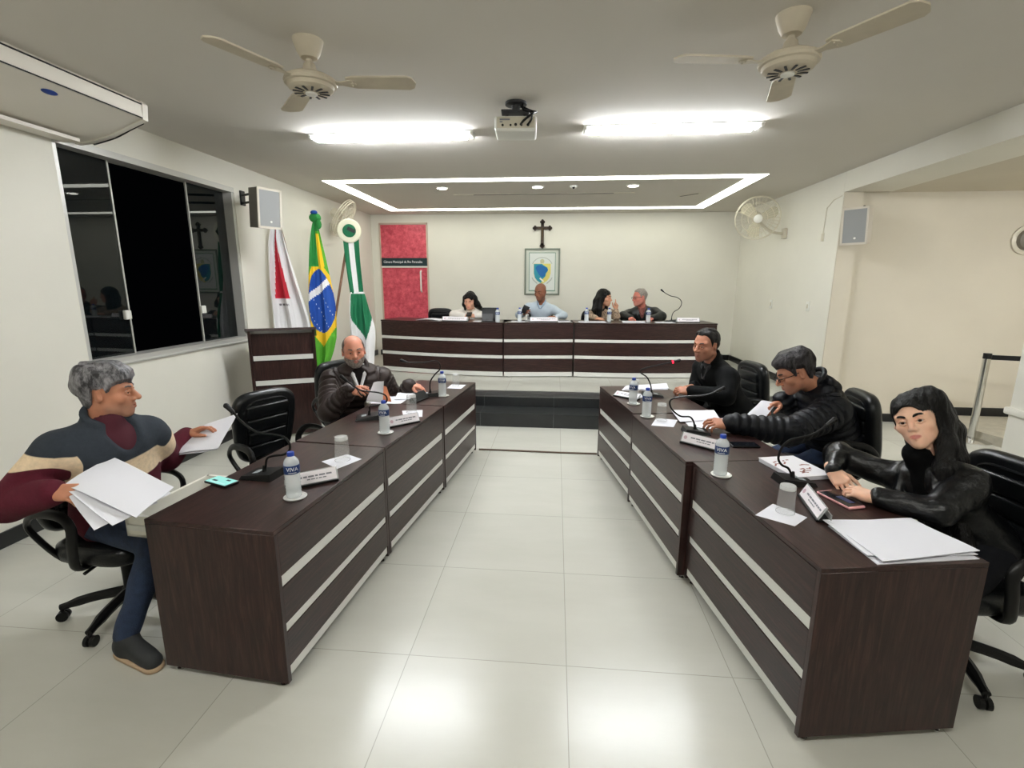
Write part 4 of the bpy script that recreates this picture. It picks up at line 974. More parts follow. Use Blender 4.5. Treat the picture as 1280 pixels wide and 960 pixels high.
def attr_mat(name, base, layers, rough=.5, sss=0., bump=0., bs=150, var=0., spec=.3, metal=0, sheen=0., stretch=(1,1,1), vs=20):
    # base colour with further colours mixed in by named mesh attributes
    def fn(nt, N, L, b):
        tc = N.new('ShaderNodeTexCoord'); mp = N.new('ShaderNodeMapping'); mp.inputs['Scale'].default_value = stretch; L.new(tc.outputs['Object'], mp.inputs[0])
        rgb = N.new('ShaderNodeRGB'); rgb.outputs[0].default_value = (*lin(base),1); cur = rgb.outputs[0]
        for nm,col,lo,hi in layers:
            at = N.new('ShaderNodeAttribute'); at.attribute_name = nm; mr = N.new('ShaderNodeMapRange'); mr.inputs[1].default_value = lo; mr.inputs[2].default_value = hi
            L.new(at.outputs['Fac'], mr.inputs[0]); mx = N.new('ShaderNodeMixRGB'); mx.inputs[2].default_value = (*lin(col),1); L.new(mr.outputs[0], mx.inputs[0]); L.new(cur, mx.inputs[1]); cur = mx.outputs[0]
        if var:
            nz = N.new('ShaderNodeTexNoise'); nz.inputs['Scale'].default_value = vs; nz.inputs['Detail'].default_value = 5; L.new(mp.outputs[0], nz.inputs['Vector'])
            cr = N.new('ShaderNodeValToRGB'); cr.color_ramp.elements[0].position = .3; cr.color_ramp.elements[1].position = .7
            cr.color_ramp.elements[0].color = (1-var,)*3+(1,); cr.color_ramp.elements[1].color = (1+var,)*3+(1,); L.new(nz.outputs[0], cr.inputs[0])
            mx = N.new('ShaderNodeMixRGB'); mx.blend_type = 'MULTIPLY'; mx.inputs[0].default_value = 1; L.new(cur, mx.inputs[1]); L.new(cr.outputs[0], mx.inputs[2]); cur = mx.outputs[0]
        L.new(cur, b.inputs['Base Color']); b.inputs['Roughness'].default_value = rough; b.inputs['Metallic'].default_value = metal; b.inputs['Specular IOR Level'].default_value = spec
        if sheen: b.inputs['Sheen Weight'].default_value = sheen
        if sss: b.inputs['Subsurface Weight'].default_value = sss; b.inputs['Subsurface Radius'].default_value = (.012,.005,.003); b.inputs['Subsurface Scale'].default_value = 1.
        if bump:
            n2 = N.new('ShaderNodeTexNoise'); n2.inputs['Scale'].default_value = bs; n2.inputs['Detail'].default_value = 3; L.new(mp.outputs[0], n2.inputs['Vector'])
            bp = N.new('ShaderNodeBump'); bp.inputs['Strength'].default_value = bump; bp.inputs['Distance'].default_value = .004; L.new(n2.outputs[0], bp.inputs['Height']); L.new(bp.outputs[0], b.inputs['Normal'])
    return node_mat(name, fn)
EYEW = mat('eye_white',(214,208,202),.25); IRIS = mat('eye_iris',(44,28,20),.2)

def head_base(S, p):
    w, jw, fat = p.get('w',1.), p.get('jaw',1.), p.get('fat',0.)
    S.ell((0,-.018,.038),(.0745*w,.094,.083),k=0)
    S.ell((0,.010,.002),(.069*w,.076,.098),k=.03)
    S.ell((0,.028,-.052),((.053+fat*.012)*jw,.058,.058),k=.03)
    for s in (-1,1):
        S.cone((s*.049*jw,-.004,-.055),(s*.015*jw,.064,-.098),.018+fat*.006,.016,k=.03)
        S.ell((s*.045*w,.054,-.024),(.022+fat*.006,.021,.019+fat*.005),k=.025)
        S.cone((s*.012,.080,.022),(s*.050*w,.058,.026),p.get('brow',.011),.010,k=.018)
    S.ell((0,.069,-.099),(.019*jw,.019,.016),k=.022)
    nk = p.get('neck',1.)
    S.cone((0,-.030,-.06),p.get('neck_to',(0,-.05,-.22)),.054*nk,.058*nk,k=.03)
def head_face(S, p):
    n = p.get('nose',1.)
    for s in (-1,1): S.ell((s*.0315,.094,.000),(.0185,.017,.0125),k=.013,op='sub')
    S.cone((0,.082,.016),(0,.086+.023*n,-.029),.0085,.0125*n,k=.012)
    for s in (-1,1): S.ell((s*.0135*n,.095,-.035),(.0095*n,.012,.009*n),k=.008)
    S.ell((0,.070,-.064),(.032,.026,.027),k=.02)
    L = p.get('lips',1.); ld = p.get('lid',0.)
    for s in (-1,1):
        S.cone((0,.0955,-.0605),(s*.021,.0875,-.0645),.0050*L,.003,k=.006); S.cone((0,.0955,-.0725),(s*.018,.0875,-.069),.0060*L,.003,k=.006)
        S.cone((s*.017,.0835,.003+ld*.5),(s*.032,.0885,.0086+ld),.0038,.0048,k=.004); S.cone((s*.032,.0885,.0086+ld),(s*.047,.078,.002+ld*.5),.0048,.0038,k=.004)
        S.cone((s*.018,.083,-.007),(s*.032,.086,-.0105),.003,.0036,k=.005); S.cone((s*.032,.086,-.0105),(s*.046,.077,-.005),.0036,.003,k=.005)
    S.cone((-.019,.094,-.0667),(.019,.094,-.0667),.0022,k=.003,op='sub')
    for s in (-1,1):
        S.ell((s*.0800,-.014,-.003),(.0085,.020,.032),k=.006,rot=Matrix.Rotation(s*R(-30),4,'Z')); S.ell((s*.0895,-.004,.001),(.0065,.011,.019),k=.005,op='sub')
def xf(M, V): A = np.array(M); return V @ A[:3,:3].T+A[:3,3]
def head_matrix(C, az, pitch=0., roll=0., s=1.):
    # local x = the person's right, y = forward, z = up
    return Matrix.Translation(C) @ Matrix.Rotation(R(az-90),4,'Z') @ Matrix.Rotation(R(-pitch),4,'X') @ Matrix.Rotation(R(roll),4,'Y') @ Matrix.Scale(s,4)

def hand_field(side, curl, h, thumb=0., spread=1., grip=0.):
    tx = -1 if side == 'R' else 1
    S = Field((-.095,-.075,-.115),(.095,.21,.05),h)
    S.cone((0,-.034,0),(0,.012,0),.0245,.0255,k=0,flat=((0,0,1),.78))
    bx = [tx*v for v in (.031,.0105,-.010,-.0285)]; by = (.088,.093,.089,.080); ln = (.072,.080,.074,.058); rr = (.0092,.0095,.0090,.0080)
    for i in range(4): S.cone((bx[i]*.55,.008,0),(bx[i],by[i]-.004,.001),.0165,.0122,k=.014)
    S.ell((tx*.022,.040,-.012),(.017,.028,.014),k=.012); S.ell((-tx*.022,.04,-.008),(.014,.03,.013),k=.012)
    G = S.F.copy()
    for i in range(4):
        cs = curl[i] if isinstance(curl,(list,tuple)) else curl
        a = R(cs)*.55; sp = tx*R((5,1.,-3,-8)[i])*spread; p = np.array((bx[i],by[i],0.)); S.F[:] = .5
        for j,fr in enumerate((.44,.31,.25)):
            L = ln[i]*fr; d = np.array((math.sin(sp)*math.cos(a),math.cos(sp)*math.cos(a),-math.sin(a))); q = p+d*L
            S.cone(p,q,rr[i]*(1-.09*j),rr[i]*(1-.09*(j+1)),k=.003); p = q; a += R(cs)*(.95 if j == 0 else .6)
        k = .007; D = S.F; hh = np.maximum(k-np.abs(G-D),0)/k
        # fuse at the knuckle only, keep neighbouring fingers apart further out
        yy = S.ax[1][None,:,None]; wgt = np.clip((by[i]+.012-yy)/.02,0,1)
        G = np.minimum(G,D)-hh*hh*k*.25*wgt
    S.F = G
    th = R(thumb)
    p0 = np.array((tx*.022,.020,-.008)); d1 = np.array((tx*math.cos(th)*.62,.72,-.25-.5*math.sin(th))); d1 /= np.linalg.norm(d1)
    d2 = np.array((tx*math.cos(th)*.38-tx*.35*math.sin(th),.85,-.22-.4*math.sin(th))); d2 /= np.linalg.norm(d2)
    p1 = p0+d1*.045; p2 = p1+d2*.034; p3 = p2+(d2+np.array((-tx*.2,.1,-.05)))*.024
    S.cone(p0,p1,.0155,.0115,k=.010); S.cone(p1,p2,.0112,.0098,k=.004); S.cone(p2,p3,.0098,.0078,k=.003)
    return nets(S.F, S.lo, h)
def hand_matrix(W, fwd, back, s=1.):
    y = Vector(fwd).normalized(); z = Vector(back); z = (z-y*z.dot(y)).normalized(); x = y.cross(z)
    return Matrix(((x.x,y.x,z.x,W[0]),(x.y,y.y,z.y,W[1]),(x.z,y.z,z.z,W[2]),(0,0,0,1))) @ Matrix.Scale(s,4)
def ik(S, W, l1, l2, pole):
    S, W = Vector(S), Vector(W); d = W-S; L = d.length; u = d/L
    if L >= l1+l2: return S+u*(L*l1/(l1+l2))
    a = (l1*l1-l2*l2+L*L)/(2*L); hh = math.sqrt(max(0,l1*l1-a*a)); p = Vector(pole); p = (p-u*p.dot(u)).normalized()
    return S+u*a+p*hh

def person(cfg):
    g = cfg.get; s = g('s',1.); fine = g('fine',1.)
    Hp, Nk = Vector(cfg['hip']), Vector(cfg['neck']); az = R(g('chest',0)); f = Vector((math.cos(az),math.sin(az),0)); up = (Nk-Hp).normalized(); f = (f-up*f.dot(up)).normalized(); r = f.cross(up)
    sw = g('sw',.185)*s
    sd = g('drop',.085)*s; ShR = Vector(g('shR')) if g('shR') else Nk+r*sw-up*sd+f*.01; ShL = Vector(g('shL')) if g('shL') else Nk-r*sw-up*sd+f*.01
    WR, fR, bR = [Vector(v) for v in cfg['R'][:3]]; WL, fL, bL = [Vector(v) for v in cfg['L'][:3]]; fR.normalize(); fL.normalize()
    l1, l2 = .285*s, .255*s
    ER = Vector(g('elR')) if g('elR') else ik(ShR, WR, l1, l2, g('poleR',(0,0,-1))); EL = Vector(g('elL')) if g('elL') else ik(ShL, WL, l1, l2, g('poleL',(0,0,-1)))
    hM = head_matrix(*cfg['head']); hs = cfg['head'][4] if len(cfg['head']) > 4 else 1.
    org = np.array((Hp.x,Hp.y,g('floor',0.)))
    pr = dict(g('face',{})); pr['neck_to'] = tuple(hM.inverted() @ (Nk-up*.03-f*.01))
    # legs
    kn = [Vector(v) for v in g('knees')] if g('knees') else [Hp+f*.40*s+r*q*.10+Vector((0,0,.02)) for q in (1,-1)]
    an = [Vector(v) for v in g('ankles')] if g('ankles') else [Vector((k.x-f.x*.04,k.y-f.y*.04,g('floor',0.)+.085)) for k in kn]
    tz = g('toes'); toe = [Vector(v) for v in tz] if tz else [Vector((a.x+f.x*.2,a.y+f.y*.2,g('floor',0.)+.045)) for a in an]
    hipj = [Hp+r*q*.09*s for q in (1,-1)]
    fl = (f,.70)
    def torso(S, gr, k=.05, rid=None, fem=g('fem',0)):
        mid = Hp.lerp(Nk,.42); ch = Hp.lerp(Nk,.72); wb = g('belly',.0)
        S.ell(Hp+Vector((0,0,.02)),(.150*s+gr,.150*s+gr,.115+gr),k=0)
        S.cone(Hp,mid,.148*s+gr+wb*.5,.138*s+gr+wb-fem*.012,k=.05,flat=(f,.78),rid=rid); S.cone(mid,ch,.138*s+gr+wb-fem*.012,.158*s+gr-fem*.010,k=.05,flat=fl,rid=rid)
        if fem:
            for q in (1,-1): S.ell(ch+r*q*.07+f*.085-up*.02,(.055,.055,.055),k=.05)
        S.cone(ch.lerp(ShR,.5),ch.lerp(ShL,.5),.088*s+gr-fem*.01,k=.04,flat=(f,.86))
        S.cone(ShR-up*.01,ShL-up*.01,.046*s+gr-fem*.006,k=.04)
        for sh in (ShR,ShL): S.cone(Nk-f*.02-up*.005,sh.lerp(Nk,.1),.044*s+gr*.5,.044*s+gr,k=.025)
    def arms(S, gr, end=.0, rid=None, ra=1.):
        for sh,el,wr,fw in ((ShR,ER,WR,fR),(ShL,EL,WL,fL)):
            e = wr-(wr-el).normalized()*end
            S.cone(sh,el,.057*s*ra+gr,.046*s*ra+gr,k=.035,rid=rid); S.cone(el,e,.046*s*ra+gr,.030*s*ra+gr*.9,k=.02,rid=rid)
    def legs(S, gr):
        for hj,k_,a in zip(hipj,kn,an): S.cone(hj,k_,.082*s+gr,.060*s+gr,k=.04); S.cone(k_,a+Vector((0,0,.02)),.058*s+gr,.040*s+gr,k=.02)
    P = [Hp,Nk,ShR,ShL,ER,EL,WR,WL]; lo = np.min([p for p in P],0)-.22; hi = np.max([p for p in P],0)+.22
    lo[2] = min(lo[2],Hp.z-.2)
    PL = P+kn+an+toe; lo2 = np.min(PL,0)-.2; hi2 = np.max(PL,0)+.2
    # ---- body: head, hands and the body under the clothes, one mesh
    hh = .003*fine
    S = Field((-.105,-.135,-.235),(.105,.14,.14),hh); head_base(S, pr); base = S.F.copy(); head_face(S, pr); HV, HQ = nets(S.F, S.lo, hh); HL = HV
    pieces = [(xf(hM,HV),HQ)]
    x_,y_,z_ = HL.T
    lip = np.maximum(np.clip(1.3-np.abs(np.hypot(x_/.019,(z_+.0665)/.0095)),0,1)*2.2*(y_ > .08),0)
    beard = np.clip((-.036-z_)/.034,0,1)*np.clip((y_+.012)/.02,0,1)*np.clip((z_+.125)/.012,0,1); beard *= 1-np.clip(lip,0,1)
    scalp = np.clip((z_-np.interp(y_,[-.12,-.05,-.02,.02,.05,.09],[-.07,-.05,.0,.01,.075,.09]))/.012,0,1)
    lips = [np.clip(lip,0,1)]; beards = [beard]; scalps = [scalp]
    for side,(W,fw,bk),args in (('R',(WR,fR,bR),cfg['R'][3]),('L',(WL,fL,bL),cfg['L'][3])):
        V,Q = hand_field(side, args.get('curl',25), .0025*fine, args.get('thumb',10), args.get('spread',1.)); pieces.append((xf(hand_matrix(W,fw,bk,g('hand_s',.97*s)),V),Q))
    S = Field(lo2,hi2,.012); torso(S,-.014); arms(S,-.010,.01); legs(S,-.012)
    for a,t_ in zip(an,toe): S.cone(a,a.lerp(t_,.55),.020,.014,k=.02)
    pieces.append(nets(S.F,S.lo,.012))
    off = 0; VV = []; QQ = []
    for V,Q in pieces: VV.append(V); QQ.append(Q+off); off += len(V)
    z0 = off-len(HL); pad = np.zeros(z0)
    body = np_mesh('person', np.concatenate(VV), np.concatenate(QQ), [cfg['skin']], None, org, dict(lip=np.concatenate(lips+[pad]),beard=np.concatenate(beards+[pad]),scalp=np.concatenate(scalps+[pad])))
    setp(body, cfg['label'], 'person')
    # ---- eyes, brows
    loc = lambda v: tuple(np.array(v)-org)
    for q in (-1,1):
        e = MB(EYEW,IRIS); e.ball((q*.0315,.0732,.0),.0112,n=16); lk = g('look',(0,0)); Mi = Matrix.Translation((q*.0315+lk[0],.0726,lk[1])) @ Matrix.Rotation(-PI/2,4,'X'); e.mi = 1; e.lathe([(.0068,.0090),(.0060,.0116),(0,.0122)],n=14,M=Mi)
        e.bm.transform(Matrix.Translation(-Vector(org)) @ hM); e.build('eye', body)
        b = MB(cfg['hair']); bw = g('brow_w',1.); b.tube([(q*.012,.0885,.0195),(q*.024,.0915,.0265),(q*.038,.084,.0290),(q*.050,.070,.0245)],[.0034*bw,.0046*bw,.004*bw,.002],6,sub=3); b.bm.transform(Matrix.Translation(-Vector(org)) @ hM); b.build('eyebrow', body)
    # ---- hair
    st = g('hair_style','short'); hp = g('hairp',{})
    if st in ('short','fringe'):
        S = Field((-.115,-.145,-.14),(.115,.14,.165),hh); bb = Field(S.lo,(-0,0,0),1) if False else None
        head_base(S, dict(pr,neck=.8)); X,Y,Z = S.grid()
        ys = [-.13,-.062,-.046,-.036,.006,.014,.024,.034,.055,.09]; zs = hp.get('zs',[-.080,-.072,-.050,.027,.029,-.006,-.004,.036,.066,.072])
        zl = np.interp(Y,ys,zs).astype(f32); tt = .002+(hp.get('t',.012)+hp.get('top',.008)*np.clip((Z-.02)/.08,0,1))*np.clip((Z-zl+f32(.004))/f32(hp.get('fade',.035)),0,1)
        reg = (zl-Z)*f32(.75)+0*X
        if hp.get('recess'): reg = reg+f32(hp['recess'])*np.clip((Y-.02)/.05,0,1)*np.clip(np.abs(X)/.05-.35,0,1)
        d = np.maximum(S.F-tt.astype(f32), reg)
        if hp.get('bald') is not None:
            cut = (f32(.02)-np.sqrt((X/f32(1.0))**2+((Y-.03)/f32(1.25))**2+0*Z)+f32(hp['bald']))  # bald crown column
            d = np.maximum(d, cut*(Z > .03)+(Z <= .03)*-1)
        S.F = d.astype(f32); S.noise(hp.get('rough',.0035),hp.get('freq',150),3,(1.2,.5,.8))
        V,Q = nets(S.F,S.lo,hh); np_mesh('hair', xf(hM,V), Q, [cfg['hair']], body, org)
    elif st == 'long':
        ch = [[hM.inverted() @ Vector(v) for v in c_] for c_ in g('locks')]
        allp = [p for c_ in ch for p in c_]; lo_ = np.minimum(np.min(allp,0)-.07,(-.12,-.14,-.12)); hi_ = np.maximum(np.max(allp,0)+.07,(.12,.14,.165)); hq = .0036*fine
        S = Field(lo_,hi_,hq); S.ell((0,-.016,.037),(.0745*pr.get('w',1)+.013,.109,.096),k=0); S.ell((0,-.03,-.01),(.082,.085,.10),k=.02)
        for c_,(ra,rb) in zip(ch, g('lock_r')):
            for i in range(len(c_)-1): t0,t1 = i/(len(c_)-1),(i+1)/(len(c_)-1); S.cone(c_[i],c_[i+1],ra+(rb-ra)*t0,ra+(rb-ra)*t1,k=.03)
        S.noise(.0026,210,5,(1,1,.10))
        for e_ in g('face_cut',[((0,.105,-.028),(.060,.080,.098))]): S.ell(e_[0],e_[1],k=.010,op='sub')
        T = Field(lo_,hi_,hq); head_base(T, pr); S.F = np.maximum(S.F,-(T.F-f32(.002)))
        V,Q = nets(S.F,S.lo,hq); np_mesh('hair', xf(hM,V), Q, [cfg['hair']], body, org)
    if g('beard'):
        S = Field((-.09,-.05,-.14),(.09,.13,-.01),.003*fine); head_base(S,pr); S.ell((0,.070,-.064),(.032,.026,.027),k=.02); X,Y,Z = S.grid()
        d = S.F-f32(.0024); reg = np.maximum(np.maximum((Z+f32(.050))*f32(.8)-np.clip((np.abs(X)-.035)/.03,0,1)*f32(.012), f32(.018)-Y), f32(-.119)-Z); d = np.maximum(d,reg); S.F = d.astype(f32)+0*X
        S.ell((0,.098,-.0665),(.020,.016,.0075),k=.004,op='sub'); S.noise(.0010,260,2)
        V,Q = nets(S.F,S.lo,.003*fine); np_mesh('beard', xf(hM,V), Q, [cfg['beard']], body, org)
    if g('glasses'):
        o = MB(BLACK)
        for q in (-1,1):
            o.tube([(q*.032+.021*math.cos(a),.104-.006*abs(math.cos(a))*0,.001+.0155*math.sin(a)) for a in [2*PI*k/20 for k in range(20)]],.0021,6,True)
            o.tube([(q*.053,.103,.006),(q*.070,.085,.008),(q*.080,.03,.008),(q*.079,-.012,.012),(q*.078,-.025,.0)],.0021,6,sub=3)
        o.tube([(-.011,.104,.006),(0,.107,.009),(.011,.104,.006)],.002,6); o.bm.transform(Matrix.Translation(-Vector(org)) @ hM); o.build('glasses', body)
    # ---- clothes
    hc = .0075*max(1,fine*.9)
    lo3 = np.min(P,0)-.2; hi3 = np.max(P,0)+.2; lo3[2] = Hp.z-.16
    def coord(V):
        # height below the neck along the spine, or distance down the sleeve: where printed bands run
        V = np.asarray(V); u = np.array(up); sp = (np.array(Nk)-V) @ u; best = np.full(len(V),9.); band = sp.copy()
        def seg(a,b): a,b = np.array(a),np.array(b); t = np.clip(((V-a)@(b-a))/((b-a)@(b-a)),0,1); return np.linalg.norm(V-a-t[:,None]*(b-a),axis=1), t*np.linalg.norm(b-a)
        for sh,el,wr in ((ShR,ER,WR),(ShL,EL,WL)):
            d1,t1 = seg(sh,el); d2,t2 = seg(el,wr); dA = np.minimum(d1,d2); wq = d2**4/(d1**4+d2**4+1e-9); tA = t1*wq+(t2+(el-sh).length)*(1-wq)
            dT = np.abs((V-np.array(Hp.lerp(Nk,.7)))@np.array(r))-.13*s; w_ = np.clip(dT/.05,0,1)*np.clip((.13-dA)/.03,0,1); band = band*(1-w_)+(tA+.07)*w_
        return band
    gr_ = g('thick',.014)
    if g('inner'):
        S = Field(lo3,hi3,hc); torso(S,.004); S.cone(Nk-up*.05,Nk+up*g('inner_neck',.012)+f*.004,.066*s,.060*s,k=.02)
        if g('inner_collar'):
            for q in (1,-1): S.cone(Nk-up*.015+f*.088+r*q*.014,Nk+up*.03+r*q*.062-f*.005,.013,.017,k=.008); 
            S.cone(Nk+up*.035+r*.055-f*.01,Nk+up*.035-r*.055-f*.01,.02,k=.02)
        S.cone(hM @ Vector((0,-.02,-.05)),Nk+up*.0,.046*s,.050*s,k=.006,op='sub')
        V,Q = nets(S.F,S.lo,hc); np_mesh(g('inner_name','shirt'), V, Q, [cfg['inner']], body, org)
    if g('flaps'):
        S = Field(np.array(Nk)-.2,np.array(Nk)+.2,.004); fl_ = g('flap_len',.075)
        for q in (1,-1): S.cone(Nk+up*.035+r*q*.060-f*.005,Nk+up*.005+r*q*.046+f*.062,.014,.016,k=.01); S.cone(Nk+up*.005+r*q*.046+f*.062,Nk-up*fl_+r*q*.012+f*(.105+gr_),.016,.010,k=.01)
        S.cone(Nk+up*.040+r*.058-f*.012,Nk+up*.040-r*.058-f*.012,.016,k=.02); S.cone(hM @ Vector((0,-.02,-.05)),Nk-up*.01,.050*s,.054*s,k=.004,op='sub')
        V,Q = nets(S.F,S.lo,.004); np_mesh('collar', V, Q, [cfg['flaps']], body, org)
    gr = g('thick',.014); rid = g('puff')
    S = Field(lo3,hi3,hc); torso(S,gr); arms(S,gr,.012,ra=g('sleeve',1.))
    if g('puff'):
        I_ = np.argwhere(np.abs(S.F) < .035); pts = S.lo+I_*hc; bd = coord(pts); am,pd = g('puff'); S.F[tuple(I_.T)] -= (am*(np.abs(np.sin(bd*PI/pd))-.6)).astype(f32)
    if g('wrinkle2'): S.noise(g('wrinkle2'),75,g('seed',1)+5,(1,1,1))
    S.noise(g('wrinkle',.0035),g('wfreq',26),g('seed',1))
    if g('collar','stand') == 'stand':
        ring = [Nk+up*(.025+g('col_h',.02)*.5)+(f*math.cos(a)*.070+r*math.sin(a)*.074)-f*.012+up*(-.030*math.cos(a)) for a in [R(x) for x in range(g('col_a',35),361-g('col_a',35),15)]]
        for a,b in zip(ring,ring[1:]): S.cone(a-up*g('col_h',.02),b-up*g('col_h',.02),.016,k=.012); S.cone(a+up*g('col_h',.02),b+up*g('col_h',.02),.013,k=.012)
    S.cone(hM @ Vector((0,-.025,-.04)),Nk-up*.02,.054*s,.058*s,k=.008,op='sub')
    if g('open'):
        w0,ln_,dp = g('open'); q0 = Nk+f*.10+up*.02
        S.cone(q0,Nk.lerp(Hp,ln_)+f*(.165+g('belly',0)+gr+dp),w0,.008,k=.012,op='sub',flat=(r,g('open_flat',.7)))
    for (a,b,ra,rb) in g('cut',[]): S.cone(a,b,ra,rb,k=.006,op='sub')
    if g('lapel'):
        for q in (1,-1): S.cone(Nk+r*q*.066+up*.0+f*.045,Nk.lerp(Hp,.16)+r*q*.075+f*(.105+gr),.012,.014,k=.008); S.cone(Nk.lerp(Hp,.16)+r*q*.075+f*(.105+gr),Nk.lerp(Hp,.50)+r*q*.03+f*(.128+gr),.014,.010,k=.008)
    V,Q = nets(S.F,S.lo,hc); np_mesh(g('top_name','jacket'), V, Q, [cfg['top']], body, org, dict(band=coord(V)))
    if g('hood'):
        S = Field(np.array(Nk)-.22,np.array(Nk)+.22,hc); S.cone(Nk-f*.085-up*.02+r*.07,Nk-f*.085-up*.02-r*.07,.045,k=0); S.cone(Nk-f*.07+up*.03+r*.085,Nk-f*.07+up*.03-r*.085,.032,k=.03); S.noise(.004,40,4); V,Q = nets(S.F,S.lo,hc); np_mesh('hood', V, Q, [cfg['top']], body, org, dict(band=np.zeros(len(V))))
    if g('zip'):
        z = MB(CHROME); z.tube([Nk.lerp(Hp,t)+f*(.115+g('belly',0)*t+gr+zz)-Vector(org) for t,zz in g('zip')],.004,6,sub=4); z.build('zip', body)
    # trousers, shoes
    S = Field(lo2,np.array((hi2[0],hi2[1],Hp.z+.16)),.009); S.ell(Hp,(.150*s,.150*s,.12),k=0); legs(S,.006); S.noise(.003,34,8); V,Q = nets(S.F,S.lo,.009)
    np_mesh('trousers', V, Q, [cfg['trousers']], body, org)
    for a,t_ in zip(an,toe):
        d = (t_-a); d.z = 0; d.normalize(); fz = g('floor',0.); hl = Vector((a.x,a.y,fz))-d*.045; tp = Vector((a.x,a.y,fz))+d*.20
        S = Field(np.minimum(hl,tp)-.09+np.array((0,0,.085)),np.maximum(hl,tp)+.09+np.array((0,0,.06)),.005)
        S.cone(hl+Vector((0,0,.055))+d*.02,tp+Vector((0,0,.040))-d*.02,.040,.036,k=0); S.cone(Vector((a.x,a.y,fz+.05)),Vector((a.x,a.y,fz+.105)),.044,.044,k=.03); S.cone(Vector((a.x,a.y,fz+.10))+d*.02,tp+Vector((0,0,.055))-d*.06,.03,.026,k=.03)
        X,Y,Z = S.grid(); S.F = np.maximum(S.F,(f32(fz+.022)-Z)); V,Q = nets(S.F,S.lo,.005); sh_ = np_mesh('shoe', V, Q, [g('shoe',BLACK)], body, org)
        S = Field(np.minimum(hl,tp)-.09+np.array((0,0,.07)),np.maximum(hl,tp)+.09-np.array((0,0,.03)),.005); S.cone(hl+Vector((0,0,.02))+d*.02,tp+Vector((0,0,.02))-d*.02,.044,.040,k=0); X,Y,Z = S.grid(); S.F = np.maximum(S.F,np.maximum(f32(fz+.001)-Z,Z-f32(fz+.025))); V,Q = nets(S.F,S.lo,.005); np_mesh('sole', V, Q, [g('sole',BLACK)], sh_, org)
    return body

def skin(name, base, lipc, beardc=None, bf=0., scalpc=None, sf=0.):
    lay = [('lip',lipc,0,1.25)]
    if beardc: lay.append(('beard',beardc,0,1/max(bf,.01)))
    if scalpc: lay.append(('scalp',scalpc,0,1/max(sf,.01)))
    return attr_mat(name, base, lay, .48, .12, .05, 300, .07, vs=26)
def streak(name, c0, c1):
    def fn(nt, N, L, b):
        tc = N.new('ShaderNodeTexCoord'); mp = N.new('ShaderNodeMapping'); mp.inputs['Scale'].default_value = (1.4,1.4,.55); mp.inputs['Rotation'].default_value = (.5,.3,.2); L.new(tc.outputs['Object'], mp.inputs[0])
        nz = N.new('ShaderNodeTexNoise'); nz.inputs['Scale'].default_value = 30; nz.inputs['Detail'].default_value = 7; nz.inputs['Roughness'].default_value = .7; L.new(mp.outputs[0], nz.inputs['Vector'])
        cr = N.new('ShaderNodeValToRGB'); cr.color_ramp.elements[0].position = .40; cr.color_ramp.elements[1].position = .72; cr.color_ramp.elements[0].color = (*lin(c0),1); cr.color_ramp.elements[1].color = (*lin(c1),1)
        L.new(nz.outputs[0], cr.inputs[0]); L.new(cr.outputs[0], b.inputs['Base Color']); b.inputs['Roughness'].default_value = .5
        bp = N.new('ShaderNodeBump'); bp.inputs['Strength'].default_value = .8; bp.inputs['Distance'].default_value = .004; L.new(nz.outputs[0], bp.inputs['Height']); L.new(bp.outputs[0], b.inputs['Normal'])
    return node_mat(name, fn)
def hairm(name, col, c2, rough=.42): return attr_mat(name, col, [], rough, 0, .5, 60, .0, stretch=(1.5,1.5,.35)) if c2 is None else mat(name, col, rough, 0, .25, 26, .5, 70, (1.6,1.6,.5), col2=c2)
HBLACK = mat('black_hair',(10,9,9),.36,0,.3,34,.7,90,(2,2,.16),spec=.22); HGREY = streak('grey_hair',(30,29,33),(160,158,162))
HDARK = mat('dark_hair',(16,13,12),.45,0,.3,40,.5,90,(1.5,1.5,.6),spec=.25); HSALT = mat('salt_hair',(18,17,18),.45,0,.2,40,.55,90,(1.5,1.5,.6),col2=(58,55,57),spec=.2); HSHORT = mat('cropped_grey_hair',(120,112,104),.6,0,.2,80,.4,140,col2=(150,142,134))
JEANS = mat('blue_jeans',(30,44,70),.85,0,.2,30,.3,220); DARKT = mat('dark_trousers',(18,19,23),.85,0,.1,20,spec=.12)

